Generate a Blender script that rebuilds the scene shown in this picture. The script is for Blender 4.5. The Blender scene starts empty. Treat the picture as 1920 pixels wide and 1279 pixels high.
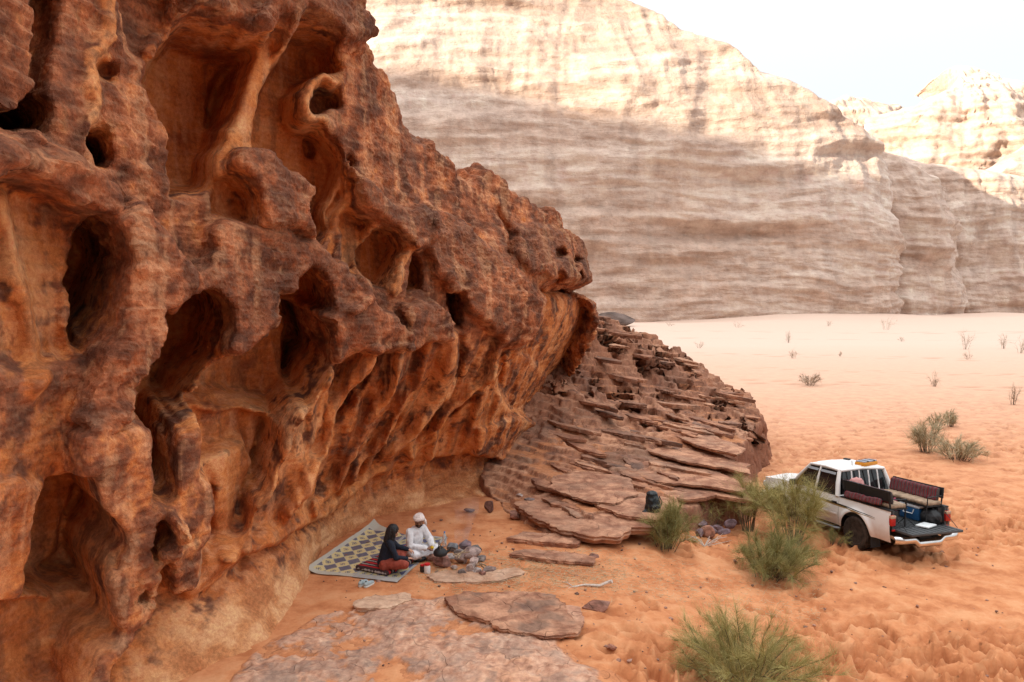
import bpy, bmesh, math, random
import numpy as np
from mathutils import Vector, Matrix, Euler
R = math.radians
SC = bpy.context.scene
COL = SC.collection
# ------------------------------------------------------------------ camera
cam_data = bpy.data.cameras.new('camera'); cam = bpy.data.objects.new('camera', cam_data); COL.objects.link(cam)
cam_data.sensor_width = 36; cam_data.lens = 28.0; cam_data.clip_start = .1; cam_data.clip_end = 6000
cam.location = (0, 0, 5.3); cam.rotation_euler = (R(90) - math.atan(74.5/1493), 0, 0)
SC.camera = cam
# ------------------------------------------------------------------ sky, sun, exposure
SUN_EL, SUN_AZ = 15.0, 242.0           # degrees; azimuth clockwise from +Y, where the light comes from
w = bpy.data.worlds.new('World'); SC.world = w; w.use_nodes = True
nt = w.node_tree; nt.nodes.clear()
wo = nt.nodes.new('ShaderNodeOutputWorld'); bg = nt.nodes.new('ShaderNodeBackground')
sky = nt.nodes.new('ShaderNodeTexSky'); sky.sky_type = 'NISHITA'; sky.sun_disc = False
sky.sun_elevation = R(SUN_EL); sky.sun_rotation = R(SUN_AZ); sky.dust_density = 2.5; sky.air_density = 1.0; sky.ozone_density = 1.0
# a thin white veil of high cloud over the whole sky
tc = nt.nodes.new('ShaderNodeTexCoord'); mp = nt.nodes.new('ShaderNodeMapping'); mp.inputs['Scale'].default_value = (1, 1, 3.0)
cn = nt.nodes.new('ShaderNodeTexNoise'); cn.inputs['Scale'].default_value = 2.2; cn.inputs['Detail'].default_value = 6
cr = nt.nodes.new('ShaderNodeMapRange'); cr.inputs[1].default_value = .3; cr.inputs[2].default_value = .75; cr.inputs[3].default_value = .82; cr.inputs[4].default_value = .95
mx = nt.nodes.new('ShaderNodeMixRGB')
# veiled skies are about three times as bright overhead as at the horizon
vz = nt.nodes.new('ShaderNodeSeparateXYZ'); vm = nt.nodes.new('ShaderNodeMapRange'); vm.inputs[1].default_value = 0; vm.inputs[2].default_value = 1; vm.inputs[3].default_value = 2.35; vm.inputs[4].default_value = 8.8; vq = nt.nodes.new('ShaderNodeMath'); vq.operation = 'MULTIPLY'
vs = nt.nodes.new('ShaderNodeVectorMath'); vs.operation = 'SCALE'; vs.inputs[0].default_value = (.985, .99, 1.0)
nt.links.new(tc.outputs['Generated'], vz.inputs[0]); nt.links.new(vz.outputs['Z'], vq.inputs[0]); nt.links.new(vz.outputs['Z'], vq.inputs[1]); nt.links.new(vq.outputs[0], vm.inputs[0]); nt.links.new(vm.outputs[0], vs.inputs['Scale']); nt.links.new(vs.outputs[0], mx.inputs[2])
bg.inputs['Strength'].default_value = .12
L = nt.links.new
L(tc.outputs['Generated'], mp.inputs['Vector']); L(mp.outputs['Vector'], cn.inputs['Vector']); L(cn.outputs['Fac'], cr.inputs[0])
L(cr.outputs[0], mx.inputs[0]); L(sky.outputs[0], mx.inputs[1]); L(mx.outputs[0], bg.inputs['Color']); L(bg.outputs[0], wo.inputs['Surface'])
sun_d = bpy.data.lights.new('sun', 'SUN'); sun_d.energy = 2.9; sun_d.angle = R(.5); sun_d.color = (1, .90, .72)
sun = bpy.data.objects.new('sun', sun_d); COL.objects.link(sun)
_sd = Vector((math.sin(R(SUN_AZ))*math.cos(R(SUN_EL)), math.cos(R(SUN_AZ))*math.cos(R(SUN_EL)), math.sin(R(SUN_EL))))
sun.rotation_euler = _sd.to_track_quat('Z', 'Y').to_euler()
SC.view_settings.view_transform = 'Standard'; SC.view_settings.look = 'None'; SC.view_settings.gamma = 1
SC.view_settings.use_curve_mapping = False; SC.view_settings.exposure = 1.62
SC.cycles.max_bounces = 6; SC.cycles.diffuse_bounces = 4; SC.cycles.use_denoising = True; SC.cycles.denoising_prefilter = 'NONE'
rng = np.random.default_rng(7); random.seed(7)

# ------------------------------------------------------------------ helpers
_perm = np.random.default_rng(11).permutation(256); _perm = np.concatenate([_perm, _perm, _perm])
_gr = np.random.default_rng(12).normal(size=(256, 3)); _gr /= np.linalg.norm(_gr, axis=1)[:, None]; _gr = _gr.astype(np.float32)
_gx, _gy, _gz = (np.ascontiguousarray(_gr[:, i]) for i in range(3)); _perm = _perm.astype(np.int32)
from concurrent.futures import ThreadPoolExecutor
_pool = ThreadPoolExecutor(4)
def _perlin(x, y, z):
    xi, yi, zi = np.floor(x), np.floor(y), np.floor(z)
    xf, yf, zf = x-xi, y-yi, z-zi
    xi = xi.astype(np.int32) & 255; yi = yi.astype(np.int32) & 255; zi = zi.astype(np.int32) & 255
    fu = lambda t: t*t*t*(t*(t*6-15)+10)
    u, v, w_ = fu(xf), fu(yf), fu(zf); res = []
    for dx in (0, 1):
        a = _perm[xi+dx]+yi
        for dy in (0, 1):
            b = _perm[a+dy]+zi
            for dz in (0, 1):
                h = _perm[b+dz]
                res.append(_gx[h]*(xf-dx)+_gy[h]*(yf-dy)+_gz[h]*(zf-dz))
    l = lambda a, b, t: a+(b-a)*t
    return 1.5*l(l(l(res[0], res[1], w_), l(res[2], res[3], w_), v), l(l(res[4], res[5], w_), l(res[6], res[7], w_), v), u)
def perlin(x, y, z=0.0):
    x, y, z = np.broadcast_arrays(np.asarray(x, np.float32), np.asarray(y, np.float32), np.asarray(z, np.float32))
    n = x.size
    if n < 40000: return _perlin(x, y, z)
    f = [np.ascontiguousarray(q).reshape(-1) for q in (x, y, z)]; c = 20000
    out = list(_pool.map(lambda i: _perlin(f[0][i:i+c], f[1][i:i+c], f[2][i:i+c]), range(0, n, c)))
    return np.concatenate(out).reshape(x.shape)
def fbm(x, y, z=0.0, o=4, gain=.5, ridged=False):
    s = 0; a = 1.0; f = 1.0
    for i in range(o):
        n = perlin(x*f+17.3*i, y*f+9.1*i, z*f+3.7*i)
        s = s + a*((1-2*np.abs(n)) if ridged else n); a *= gain; f *= 2.03
    return s
def grid_mesh(name, P, attrs=None, smooth=True):
    """P: (nr, nc, 3) vertex grid -> mesh"""
    nr, nc = P.shape[:2]
    idx = np.arange(nr*nc).reshape(nr, nc)
    q = np.stack([idx[:-1, :-1], idx[:-1, 1:], idx[1:, 1:], idx[1:, :-1]], -1).reshape(-1, 4)
    me = bpy.data.meshes.new(name)
    me.vertices.add(nr*nc); me.vertices.foreach_set('co', P.astype(np.float32).ravel())
    me.loops.add(q.size); me.loops.foreach_set('vertex_index', q.ravel().astype(np.int32))
    me.polygons.add(len(q)); me.polygons.foreach_set('loop_start', np.arange(0, q.size, 4, dtype=np.int32))
    me.polygons.foreach_set('use_smooth', np.full(len(q), smooth))
    me.update(calc_edges=True)
    for k, a in (attrs or {}).items():
        at = me.attributes.new(k, 'FLOAT', 'POINT'); at.data.foreach_set('value', a.astype(np.float32).ravel())
    return me
def cramp(v, stops):
    """numpy colour ramp"""
    p = [a for a, _ in stops]; c = np.array([b for _, b in stops])
    return np.stack([np.interp(v, p, c[:, i]) for i in range(3)], -1)
def cmix(k, a, b): k = np.clip(k, 0, 1)[..., None]; return a*(1-k)+np.asarray(b)*k
def step(v, a, b): return np.clip((v-a)/(b-a), 0, 1)
def set_color(me, c):
    at = me.attributes.new('rock_colour', 'FLOAT_COLOR', 'POINT')
    at.data.foreach_set('color', np.concatenate([c.reshape(-1, 3), np.ones((c.size//3, 1))], 1).astype(np.float32).ravel())
def rock_material(name, s_bed, s_fine, dist, bumps=(.5, .45), grain=.22, crack=None):
    """colour of the stone itself comes from the mesh; the nodes add grain and fine bedding relief"""
    t = NT(name); col = t.n('Attribute', attribute_name='rock_colour').outputs['Color']
    bed = t.noise(1.0, 3, t.pos(s_bed), .6, .5); fine = t.noise(s_fine, 6, t.pos(), .8)
    c = t.mix(grain, col, t.mix(t.mr(fine, .3, .7), (.06, .05, .045), (.94, .93, .92)), 'OVERLAY'); c = t.mix(grain*.3, c, t.mix(bed, (.1, .1, .1), (.9, .9, .9)), 'OVERLAY')
    if crack:          # thin wandering joints, broken up by the bedding
        cn_ = t.noise(1.0, 1, t.pos(crack), .4, .0); ck = t.mr(t.math('ABSOLUTE', t.math('SUBTRACT', cn_, .5)), .0, .006)
        ck = t.math('MAXIMUM', ck, t.mr(fine, .55, .40)); c = t.mix(t.math('MULTIPLY', t.math('SUBTRACT', 1.0, ck), .45), c, t.mix(1.0, c, (.35, .30, .28), 'MULTIPLY'))
        b = t.bump(bed, bumps[0], dist); b = t.bump(ck, .8, dist*.8, b)
    else: b = t.bump(bed, bumps[0], dist)
    t.color(c); t.bump(fine, bumps[1], dist*.55, b); t.b.inputs['Roughness'].default_value = .93
    return t.m
def link(name, me, mat=None, parent=None, **props):
    o = bpy.data.objects.new(name, me); COL.objects.link(o)
    if mat is not None and me is not None: me.materials.clear(); me.materials.append(mat)
    if parent is not None: o.parent = parent
    for k, v in props.items(): o[k] = v
    return o
def empty(name, loc=(0, 0, 0), rz=0.0, **props):
    o = bpy.data.objects.new(name, None); COL.objects.link(o); o.location = loc; o.rotation_euler = (0, 0, rz)
    o.empty_display_size = .1
    for k, v in props.items(): o[k] = v
    return o
def grid_normals(P):
    du = np.gradient(P, axis=1); dv = np.gradient(P, axis=0)
    n = np.cross(du, dv); n /= np.linalg.norm(n, axis=-1)[..., None]+1e-9
    return n
def blur(a, k):
    ker = np.hanning(k+2)[1:-1]; ker /= ker.sum(); p = k//2
    a = np.apply_along_axis(lambda r: np.convolve(np.pad(r, p, mode='edge'), ker, mode='valid'), 0, a)
    return np.apply_along_axis(lambda r: np.convolve(np.pad(r, p, mode='edge'), ker, mode='valid'), 1, a)
# ---- material node helpers
class NT:
    def __init__(self, name):
        self.m = bpy.data.materials.new(name); self.m.use_nodes = True; self.t = self.m.node_tree; self.t.nodes.clear()
        self.out = self.t.nodes.new('ShaderNodeOutputMaterial'); self.b = self.t.nodes.new('ShaderNodeBsdfPrincipled')
        self.t.links.new(self.b.outputs[0], self.out.inputs[0])
        self.b.inputs['Roughness'].default_value = .9; self.b.inputs['Specular IOR Level'].default_value = .2
    def n(self, ty, **k):
        nd = self.t.nodes.new('ShaderNode'+ty)
        for a, v in k.items(): setattr(nd, a, v)
        return nd
    def l(self, a, b): self.t.links.new(a, b)
    def set(self, sock, v):
        if hasattr(v, 'is_output') or isinstance(v, bpy.types.NodeSocket): self.l(v, sock)
        else: sock.default_value = v
    def pos(self, scale=(1, 1, 1), obj=False):
        if obj: s = self.n('TexCoord').outputs['Object']
        else: s = self.n('NewGeometry').outputs['Position']
        m = self.n('Mapping'); m.inputs['Scale'].default_value = scale; self.l(s, m.inputs['Vector']); return m.outputs[0]
    def noise(self, scale, detail=4, vec=None, rough=.5, dist=0.0):
        nd = self.n('TexNoise'); nd.inputs['Scale'].default_value = scale; nd.inputs['Detail'].default_value = detail
        nd.inputs['Roughness'].default_value = rough; nd.inputs['Distortion'].default_value = dist
        if vec is not None: self.l(vec, nd.inputs['Vector'])
        return nd.outputs['Fac']
    def ramp(self, fac, stops):
        r = self.n('ValToRGB'); el = r.color_ramp.elements
        while len(el) > 1: el.remove(el[-1])
        for i, (p, c) in enumerate(stops):
            e = el[0] if i == 0 else el.new(p)
            e.position = p; e.color = (*c, 1) if not isinstance(c, (int, float)) else (c, c, c, 1)
        self.l(fac, r.inputs[0]); return r.outputs[0]
    def mix(self, fac, a, b, mode='MIX'):
        m = self.n('MixRGB', blend_type=mode); self.set(m.inputs[0], fac)
        for i, v in ((1, a), (2, b)):
            if isinstance(v, bpy.types.NodeSocket): self.l(v, m.inputs[i])
            else: m.inputs[i].default_value = (*v, 1) if len(v) == 3 else v
        return m.outputs[0]
    def math(self, op, a, b=0.0, clamp=False):
        m = self.n('Math', operation=op); m.use_clamp = clamp; self.set(m.inputs[0], a); self.set(m.inputs[1], b); return m.outputs[0]
    def mr(self, v, a, b, c=0.0, d=1.0):
        m = self.n('MapRange'); self.l(v, m.inputs[0])
        for i, x in enumerate((a, b, c, d)): m.inputs[i+1].default_value = x
        return m.outputs[0]
    def attr(self, name): return self.n('Attribute', attribute_name=name).outputs['Fac']
    def bump(self, h, strength=.3, dist=.02, prev=None):
        b = self.n('Bump'); b.inputs['Strength'].default_value = strength; b.inputs['Distance'].default_value = dist
        self.l(h, b.inputs['Height'])
        if prev is not None: self.l(prev, b.inputs['Normal'])
        self.l(b.outputs[0], self.b.inputs['Normal']); return b.outputs[0]
    def color(self, c): self.set(self.b.inputs['Base Color'], c if isinstance(c, bpy.types.NodeSocket) else (*c, 1)); return self
def plain(name, col, rough=.6, metal=0.0, spec=.4, var=.12, nscale=30, bump=0.0):
    """simple painted / cloth / plastic material with a little unevenness of its own"""
    t = NT(name); n = t.noise(nscale, 4, t.pos(obj=True))
    k = t.mr(n, .3, .7, 1-var, 1+var)
    m = t.n('VectorMath', operation='SCALE'); m.inputs[0].default_value = col; t.l(k, m.inputs['Scale'])
    t.l(m.outputs[0], t.b.inputs['Base Color']); t.b.inputs['Roughness'].default_value = rough
    t.b.inputs['Metallic'].default_value = metal; t.b.inputs['Specular IOR Level'].default_value = spec
    if bump: t.bump(n, bump, .01)
    return t.m
# ---- cliff base surface: a plan curve (the lip line) with a leaning profile ----
LIP = np.array([(-6.6,1.0),(-6.0,4.0),(-5.65,7.0),(-5.45,9.5),(-5.05,11.0),(-4.44,12.5),(-3.5,14.3),(-2.5,16.0),(-1.3,18.0),
                (0.7,21.0),(2.15,24.0),(2.8,27.0),(2.5,30.0),(0.8,33.0),(-2.0,35.5)])
FOOT = np.array([-.5,-.5,-.5,-.4,-.35,-.3,-.95,-2.0,-2.7,-1.9,-2.3,-1.9,-1.2,-.6,-.3])     # foot offset at each lip point
CREST = np.array([12.5,12.5,12.5,12.5,12.5,12.3,11.8,10.0,8.55,8.15,7.5,6.6,6.2,5.5,4.5])  # crest height
UPPER = np.array([0,0,0,0,0,0,0,-.25,-.8,-.75,-.6,-.4,-.3,-.3,-.3])                         # offset of the crest
def _spline(P, n=2400):
    P = np.asarray(P, float); k = len(P)
    ext = np.vstack([2*P[0]-P[1], P, 2*P[-1]-P[-2]])
    t = np.linspace(0, k-1-1e-9, n); i = t.astype(int); f = (t-i)[:,None]
    p0,p1,p2,p3 = ext[i],ext[i+1],ext[i+2],ext[i+3]
    return t, .5*((2*p1)+(-p0+p2)*f+(2*p0-5*p1+4*p2-p3)*f*f+(-p0+3*p1-3*p2+p3)*f**3)
_t, CUR = _spline(LIP)
_seg = np.hypot(*np.diff(CUR,axis=0).T); UA = np.concatenate([[0],np.cumsum(_seg)])
_tan = np.gradient(CUR, UA, axis=0)
_k = np.hanning(301); _k /= _k.sum()
_tan = np.stack([np.convolve(np.pad(_tan[:,j],150,mode='edge'),_k,mode='valid') for j in (0,1)],1)
_tan /= np.linalg.norm(_tan,axis=1)[:,None]
NRM = np.stack([_tan[:,1],-_tan[:,0]],1)
_ku = np.interp(np.arange(len(LIP)),_t,UA)
def curve(u): return np.stack([np.interp(u,UA,CUR[:,j]) for j in (0,1)],-1), np.stack([np.interp(u,UA,NRM[:,j]) for j in (0,1)],-1)
def relief_dir(u):
    # the ribs and hollows are carved obliquely, facing the open end of the wadi
    c, n = curve(u); f = -c/np.linalg.norm(c,axis=-1)[...,None]; d = .28*n+.72*f
    return d/np.linalg.norm(d,axis=-1)[...,None]
def sstep(x): x = np.clip(x,0,1); return x*x*(3-2*x)
def crest_z(u): return np.interp(u,_ku,CREST)+(.16*np.sin(2.1*u+1)+.14*np.sign(np.sin(3.1*u+.6))*np.abs(np.sin(3.1*u+.6))**.4+.07*np.sin(11*u))*np.clip((u-14)/2,0,1)
def base_off(u,z):
    f = np.interp(u,_ku,FOOT); up = np.interp(u,_ku,UPPER); cz = crest_z(u)
    s = np.clip((z-.7)/4.2,0,1)
    o = f*(1-(.45*s+.55*sstep(s)))
    o = o + up*sstep((z-5.2)/(cz-5.2))
    ap = np.interp(u,_ku,[0,0,.0,.1,.7,.9,.55,.15,.25,.5,.5,.3,.3,.3,.3])
    o = o - np.interp(u,[21.5,23.5],[0,.75])*np.exp(-((z-5.62)/.22)**2)          # notch under the top block of the nose
    return o + ap*np.clip((1.0-z),0,2.2)
FEATS = [
 ('c',0.5,0.4,[(8.37,8.98),(8.86,9.17),(8.81,8.71),(8.73,8.5),(8.68,8.3),(8.63,8.1),(8.53,7.76),(8.32,7.7),(8.32,8.12),(8.35,8.49)],0.1),
 ('c',0.3,0.3,[(9.73,9.5),(10.88,9.93),(10.75,9.33),(10.5,9.06),(10.24,8.59),(10.01,8.66),(9.81,8.77)],0),
 ('b',0.6,0.3,[(10.75,9.93),(10.88,9.35),(11.29,9.36),(11.78,9.35),(12.42,9.37),(12.57,9.31),(12.93,9.36),(13.14,9.76),(13.39,10.04),(13.96,10.09),(14.49,9.98),(15.18,10.15),(15.39,10.44),(15.21,10.78),(14.88,11.44)],0),
 ('b',0.35,0.2,[(12.19,9.75),(12.65,10.07),(13.31,10.17),(13.44,10.05),(13.24,9.83),(13.01,9.63),(13.03,9.41),(12.93,9.29),(12.57,9.27),(12.32,9.39)],0),
 ('b',0.45,0.28,[(7.37,6.94),(8.01,6.82),(8.19,6.93),(8.55,7.06),(9.01,7.01),(9.37,6.87),(9.58,6.63),(9.7,6.37),(9.37,6.29),(9.14,6.31),(8.89,6.42),(8.63,6.53),(8.3,6.58),(8.01,6.67),(7.37,6.57)],0),
 ('c',0.35,0.35,[(7.48,6.61),(8.12,6.71),(8.42,6.62),(8.73,6.56),(9.01,6.44),(9.22,6.34),(9.06,6.07),(8.99,5.73),(8.89,5.33),(8.83,4.94),(8.91,4.54),(8.25,4.46),(7.43,4.54)],0.35),
 ('b',0.55,0.25,[(11.27,6.34),(11.6,6.48),(12.29,6.54),(12.73,6.55),(13.08,6.39),(13.7,6.32),(14.36,6.0),(14.98,5.71),(15.21,5.4),(14.52,5.12),(14.01,5.13),(13.85,5.53),(13.6,5.85),(13.39,5.93),(13.19,5.64),(12.98,5.39),(12.7,5.39),(12.67,4.95),(12.27,4.66),(12.09,4.59),(11.96,4.47),(11.68,4.52),(11.65,5.07),(11.39,5.33),(11.09,5.4),(10.81,5.38),(10.86,5.66),(11.19,5.84),(11.32,6.07)],0),
 ('b',0.6,0.3,[(14.42,7.96),(15.06,7.55),(16.11,7.19),(17.64,7.26),(17.62,6.87),(17.16,6.45),(16.64,6.38),(16.41,6.61),(15.62,6.81),(15.11,7.08),(14.75,7.37)],0),
 ('c',0.6,0.35,[(14.65,7.15),(15.41,6.82),(15.21,6.28),(14.95,5.86),(14.72,5.55),(14.44,5.75),(14.47,6.54)],0.5),
 ('b',0.5,0.3,[(17.77,7.43),(18.97,7.05),(20.02,6.47),(21.05,5.84),(21.59,5.16),(21.53,4.47),(20.89,4.08),(20.15,4.31),(19.0,4.87),(18.18,5.36),(17.46,5.82),(17.18,6.38)],0),
 ('c',0.8,0.4,[(22.58,5.59),(26.17,5.64),(26.37,5.38),(27.45,4.68),(27.86,3.6),(29.14,2.48),(29.91,1.64),(27.19,1.3),(23.05,1.99),(21.18,2.82),(20.87,3.57),(21.3,3.97),(21.76,4.41),(21.87,4.95)],0.4),
 ('b',0.25,0.3,[(21.15,3.51),(22.23,3.59),(25.99,2.71),(28.86,1.79),(26.3,1.7),(22.79,2.11),(21.56,2.73)],0.4),
 ('b',0.35,0.3,[(20.92,1.91),(22.28,2.06),(25.86,1.79),(26.43,0.92),(24.71,0.57),(22.84,0.71),(21.18,1.27)],0.4),
 ('c',0.35,0.3,[(19.64,1.21),(21.18,1.16),(23.94,0.49),(26.48,0.51),(24.17,-0.1),(20.82,0.01),(19.51,0.13)],0.3),
 ('b',0.3,0.3,[(21.38,7.24),(22.84,7.43),(25.02,7.39),(28.12,7.12),(27.07,6.57),(28.63,5.79),(23.61,5.86),(21.33,6.07),(20.87,6.68)],0),
 ('k',0.4,0.2,[(20.72,7.61),(21.18,7.03),(20.72,6.45)],0),
 ('c',2.3,0.25,[(7.48,7.2),(7.78,7.32),(8.09,7.49),(8.25,7.69),(8.37,7.72),(8.53,7.63),(8.6,7.51),(8.58,7.38),(8.53,7.25),(7.45,7.04)],0.3),
 ('b',0.25,0.2,[(7.43,6.99),(8.5,7.21),(8.32,7.06),(8.12,6.87),(7.73,6.66),(7.4,6.59)],0),
 ('c',0.35,0.25,[(9.17,7.33),(9.27,7.45),(9.4,7.52),(9.6,7.48),(9.65,7.35),(9.6,7.15),(9.5,7.03),(9.27,7.04)],0.5),
 ('c',1.0,0.12,[(9.27,7.36),(9.35,7.38),(9.5,7.35),(9.55,7.25),(9.5,7.12),(9.37,7.1),(9.29,7.2)],0.3),
 ('c',0.25,0.25,[(9.32,8.24),(9.47,8.45),(9.68,8.43),(9.73,8.29),(9.6,8.1),(9.42,8.13)],0.7),
 ('r',0.14,0.12,[(9.55,9.3),(9.58,8.77),(9.47,8.54),(9.32,8.29),(9.29,8.02),(9.35,7.83),(9.22,7.41)],0.7),
 ('c',1.3,0.5,[(10.55,9.05),(10.45,8.77),(10.22,8.56),(10.17,8.32),(10.19,8.1),(10.42,7.86),(10.6,7.7),(10.6,7.49),(10.63,7.2),(10.65,7.01),(10.68,6.78),(11.47,6.98),(11.55,7.24),(11.73,7.52),(11.83,7.77),(11.88,8.01),(11.96,8.3),(12.09,8.63),(12.32,9.06),(12.5,9.43),(12.11,9.38),(11.8,9.43),(11.39,9.45),(11.01,9.43),(10.81,9.3)],1),
 ('c',0.5,0.4,[(11.83,8.96),(12.39,9.47),(12.62,9.39),(12.27,8.56),(12.16,8.16),(12.01,7.95),(11.7,8.15),(11.75,8.6)],1),
 ('c',1.1,0.4,[(13.21,9.87),(13.49,10.14),(14.06,10.19),(14.44,10.08),(14.39,9.78),(14.65,9.67),(14.16,9.39),(13.65,9.14),(13.44,8.94),(13.37,8.63),(13.47,8.47),(13.72,8.4),(14.08,8.38),(14.42,8.32),(14.52,8.02),(14.67,7.68),(14.62,7.21),(14.24,6.57),(13.93,6.3),(13.72,6.48),(13.55,6.97),(13.67,7.3),(13.31,7.49),(12.96,7.54),(12.57,7.73),(12.29,7.8),(12.39,8.21),(12.57,8.75),(12.88,9.31),(13.06,9.61)],1),
 ('l',-0.15,0.27,[(12.78,9.57),(12.6,9.27),(12.42,8.88),(12.24,8.37),(12.11,7.93),(11.98,7.65),(11.7,7.36)],0.6),
 ('c',0.7,0.12,[(13.67,8.76),(13.8,9.03),(14.13,9.19),(14.49,9.19),(14.57,8.91),(14.19,8.78),(13.93,8.51),(13.72,8.59)],0.0),
 ('l',0.08,0.1,[(14.6,9.36),(14.11,9.27),(13.7,9.05),(13.57,8.79),(13.6,8.59),(13.8,8.46),(14.06,8.5)],0.8),
 ('c',0.35,0.12,[(13.88,8.29),(14.13,8.37),(14.24,8.17),(14.13,8.0),(13.96,8.03)],0.5),
 ('c',0.5,0.08,[(14.7,8.0),(14.88,8.07),(14.95,7.85),(14.8,7.76)],0.2),
 ('l',-0.3,0.14,[(14.8,7.51),(14.72,7.25),(14.34,6.65),(14.24,6.34),(14.11,6.12)],0.8),
 ('l',-0.6,0.12,[(14.65,7.61),(14.19,6.91),(14.16,6.66)],0.8),
 ('b',0.75,0.15,[(11.8,7.35),(11.98,7.58),(12.32,7.64),(12.73,7.46),(13.19,7.31),(13.55,7.21),(13.49,6.95),(13.39,6.8),(13.6,6.42),(13.24,6.48),(12.7,6.57),(12.27,6.59),(12.27,6.9),(11.91,7.11)],0),
 ('c',0.35,0.25,[(11.55,7.22),(11.93,7.23),(12.32,6.9),(12.32,6.66),(11.7,6.56),(11.42,6.64),(11.47,6.96)],0.6),
 ('c',0.9,0.2,[(15.41,6.62),(15.9,6.75),(16.31,6.57),(16.21,6.22),(15.9,5.79),(15.72,5.49),(15.36,5.58),(15.0,5.86),(15.11,6.21)],0.7),
 ('r',0.2,0.1,[(16.59,6.44),(16.18,6.01),(15.93,5.49)],0.8),
 ('c',0.8,0.15,[(16.67,6.34),(17.0,6.14),(17.0,5.51),(16.39,5.44)],0.3),
 ('c',0.8,0.15,[(17.72,5.41),(18.26,5.41),(18.46,4.66),(18.1,4.61)],0),
 ('c',0.35,0.15,[(23.48,6.73),(24.12,6.84),(24.33,6.65),(23.84,6.41),(23.35,6.45)],0.3),
 ('c',0.35,0.15,[(22.97,6.08),(23.51,6.15),(23.84,5.98),(24.04,5.81),(23.22,5.88)],0.3),
 ('c',0.3,0.12,[(24.63,6.55),(26.12,6.71),(26.17,6.52),(24.66,6.29)],0.3),
 ('c',0.3,0.12,[(24.5,6.13),(25.76,6.23),(25.76,6.0),(25.5,5.87)],0.3),
 ('r',0.22,0.16,[(7.84,6.39),(7.99,6.03),(7.99,5.46),(8.14,5.2),(8.25,4.82),(8.27,4.4)],0.9),
 ('c',1.7,0.3,[(9.27,6.32),(9.42,6.35),(9.53,6.18),(9.65,6.1),(9.73,5.88),(9.76,5.73),(9.65,5.58),(9.58,5.39),(9.45,5.16),(9.37,4.89),(9.27,4.71),(9.17,4.55),(8.94,4.61),(8.86,4.89),(8.89,5.19),(8.91,5.48),(8.99,5.8),(9.09,6.08)],0.7),
 ('c',1.8,0.3,[(10.73,5.28),(10.98,5.38),(11.27,5.39),(11.5,5.3),(11.68,5.18),(11.7,4.81),(11.55,4.56),(11.52,4.37),(11.37,4.21),(11.24,4.08),(11.01,3.82),(10.98,3.55),(10.7,3.53),(10.7,4.08),(10.7,4.88),(10.7,5.08)],0.7),
 ('c',1.4,0.25,[(10.45,5.11),(10.7,5.03),(10.68,4.72),(10.73,4.17),(10.75,3.53),(10.58,3.51),(10.5,3.26),(10.52,2.92),(10.52,2.64),(10.42,2.5),(10.29,2.49),(10.17,2.71),(10.17,3.38),(9.86,3.67),(9.86,4.09),(10.09,4.48),(10.29,4.74)],0.8),
 ('c',1.35,0.4,[(13.49,5.92),(13.29,5.65),(13.11,5.42),(12.85,5.39),(12.8,5.19),(12.73,4.89),(12.39,4.64),(12.19,4.58),(11.57,4.31),(11.27,4.04),(11.01,3.72),(11.09,3.48),(11.75,3.41),(12.83,3.2),(13.08,3.09),(13.26,3.26),(13.6,3.52),(13.9,3.96),(14.03,4.16),(13.83,4.47),(13.75,4.74),(13.78,5.06),(14.11,5.12),(13.96,5.54),(13.7,5.84)],0.8),
 ('c',1.0,0.3,[(13.37,4.96),(14.08,4.94),(14.24,4.11),(13.83,3.48),(13.47,3.36),(13.47,4.07)],0.6),
 ('l',-0.2,0.16,[(9.73,5.62),(9.58,5.24),(9.32,4.66),(9.17,4.21),(9.01,3.99)],0.3),
 ('b',0.7,0.2,[(9.47,6.28),(9.68,6.36),(9.88,6.59),(10.11,6.4),(10.45,6.09),(10.83,5.69),(10.83,5.53),(10.5,5.17),(10.32,5.09),(10.32,4.93),(10.14,4.68),(9.99,4.48),(9.78,4.22),(9.73,3.75),(8.99,3.8),(8.86,3.95),(9.01,4.28),(9.12,4.37),(9.32,4.65),(9.42,4.88),(9.58,5.18),(9.63,5.49),(9.6,5.81),(9.53,6.07)],0),
 ('b',0.75,0.2,[(9.01,3.78),(9.76,3.69),(10.04,3.54),(10.06,3.29),(10.06,2.82),(10.11,2.6),(10.34,2.47),(10.6,2.23),(10.6,1.99),(10.45,1.79),(10.37,1.39),(10.29,1.29),(10.14,1.07),(9.94,0.93),(9.65,0.82),(9.4,0.7),(9.14,0.2),(8.83,0.35),(8.96,0.78),(9.24,0.97),(9.5,1.14),(9.63,1.23),(9.42,1.38),(9.37,1.78),(9.32,1.94),(9.45,2.11),(9.55,2.26),(9.47,2.43),(9.4,2.6),(9.19,2.8),(9.09,2.92),(9.04,3.17),(8.89,3.24),(8.86,3.7)],0.25),
 ('k',0.2,0.05,[(8.96,3.79),(9.4,3.7),(9.76,3.68)],0),
 ('c',1.2,0.35,[(8.68,3.12),(9.04,3.08),(9.17,2.8),(9.5,2.51),(9.65,2.19),(9.5,1.98),(9.42,1.8),(9.47,1.45),(9.5,1.23),(9.09,1.36),(8.3,1.77),(8.3,1.89),(8.37,2.09),(8.37,2.44),(8.37,2.82),(8.5,3.01)],0.9),
 ('b',0.3,0.25,[(8.63,2.63),(9.01,2.74),(9.35,2.65),(9.27,2.22),(9.19,1.88),(9.17,1.6),(8.68,1.63)],0.9),
 ('b',0.25,0.2,[(7.45,3.42),(8.27,3.23),(8.48,3.13),(8.32,2.84),(8.27,2.29),(8.3,1.96),(8.25,1.82),(7.6,2.05)],0.4),
 ('c',0.4,0.3,[(7.66,1.98),(9.5,1.2),(9.73,1.07),(9.29,0.85),(9.01,0.66),(8.89,0.21),(7.73,0.81)],0.8),
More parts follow.
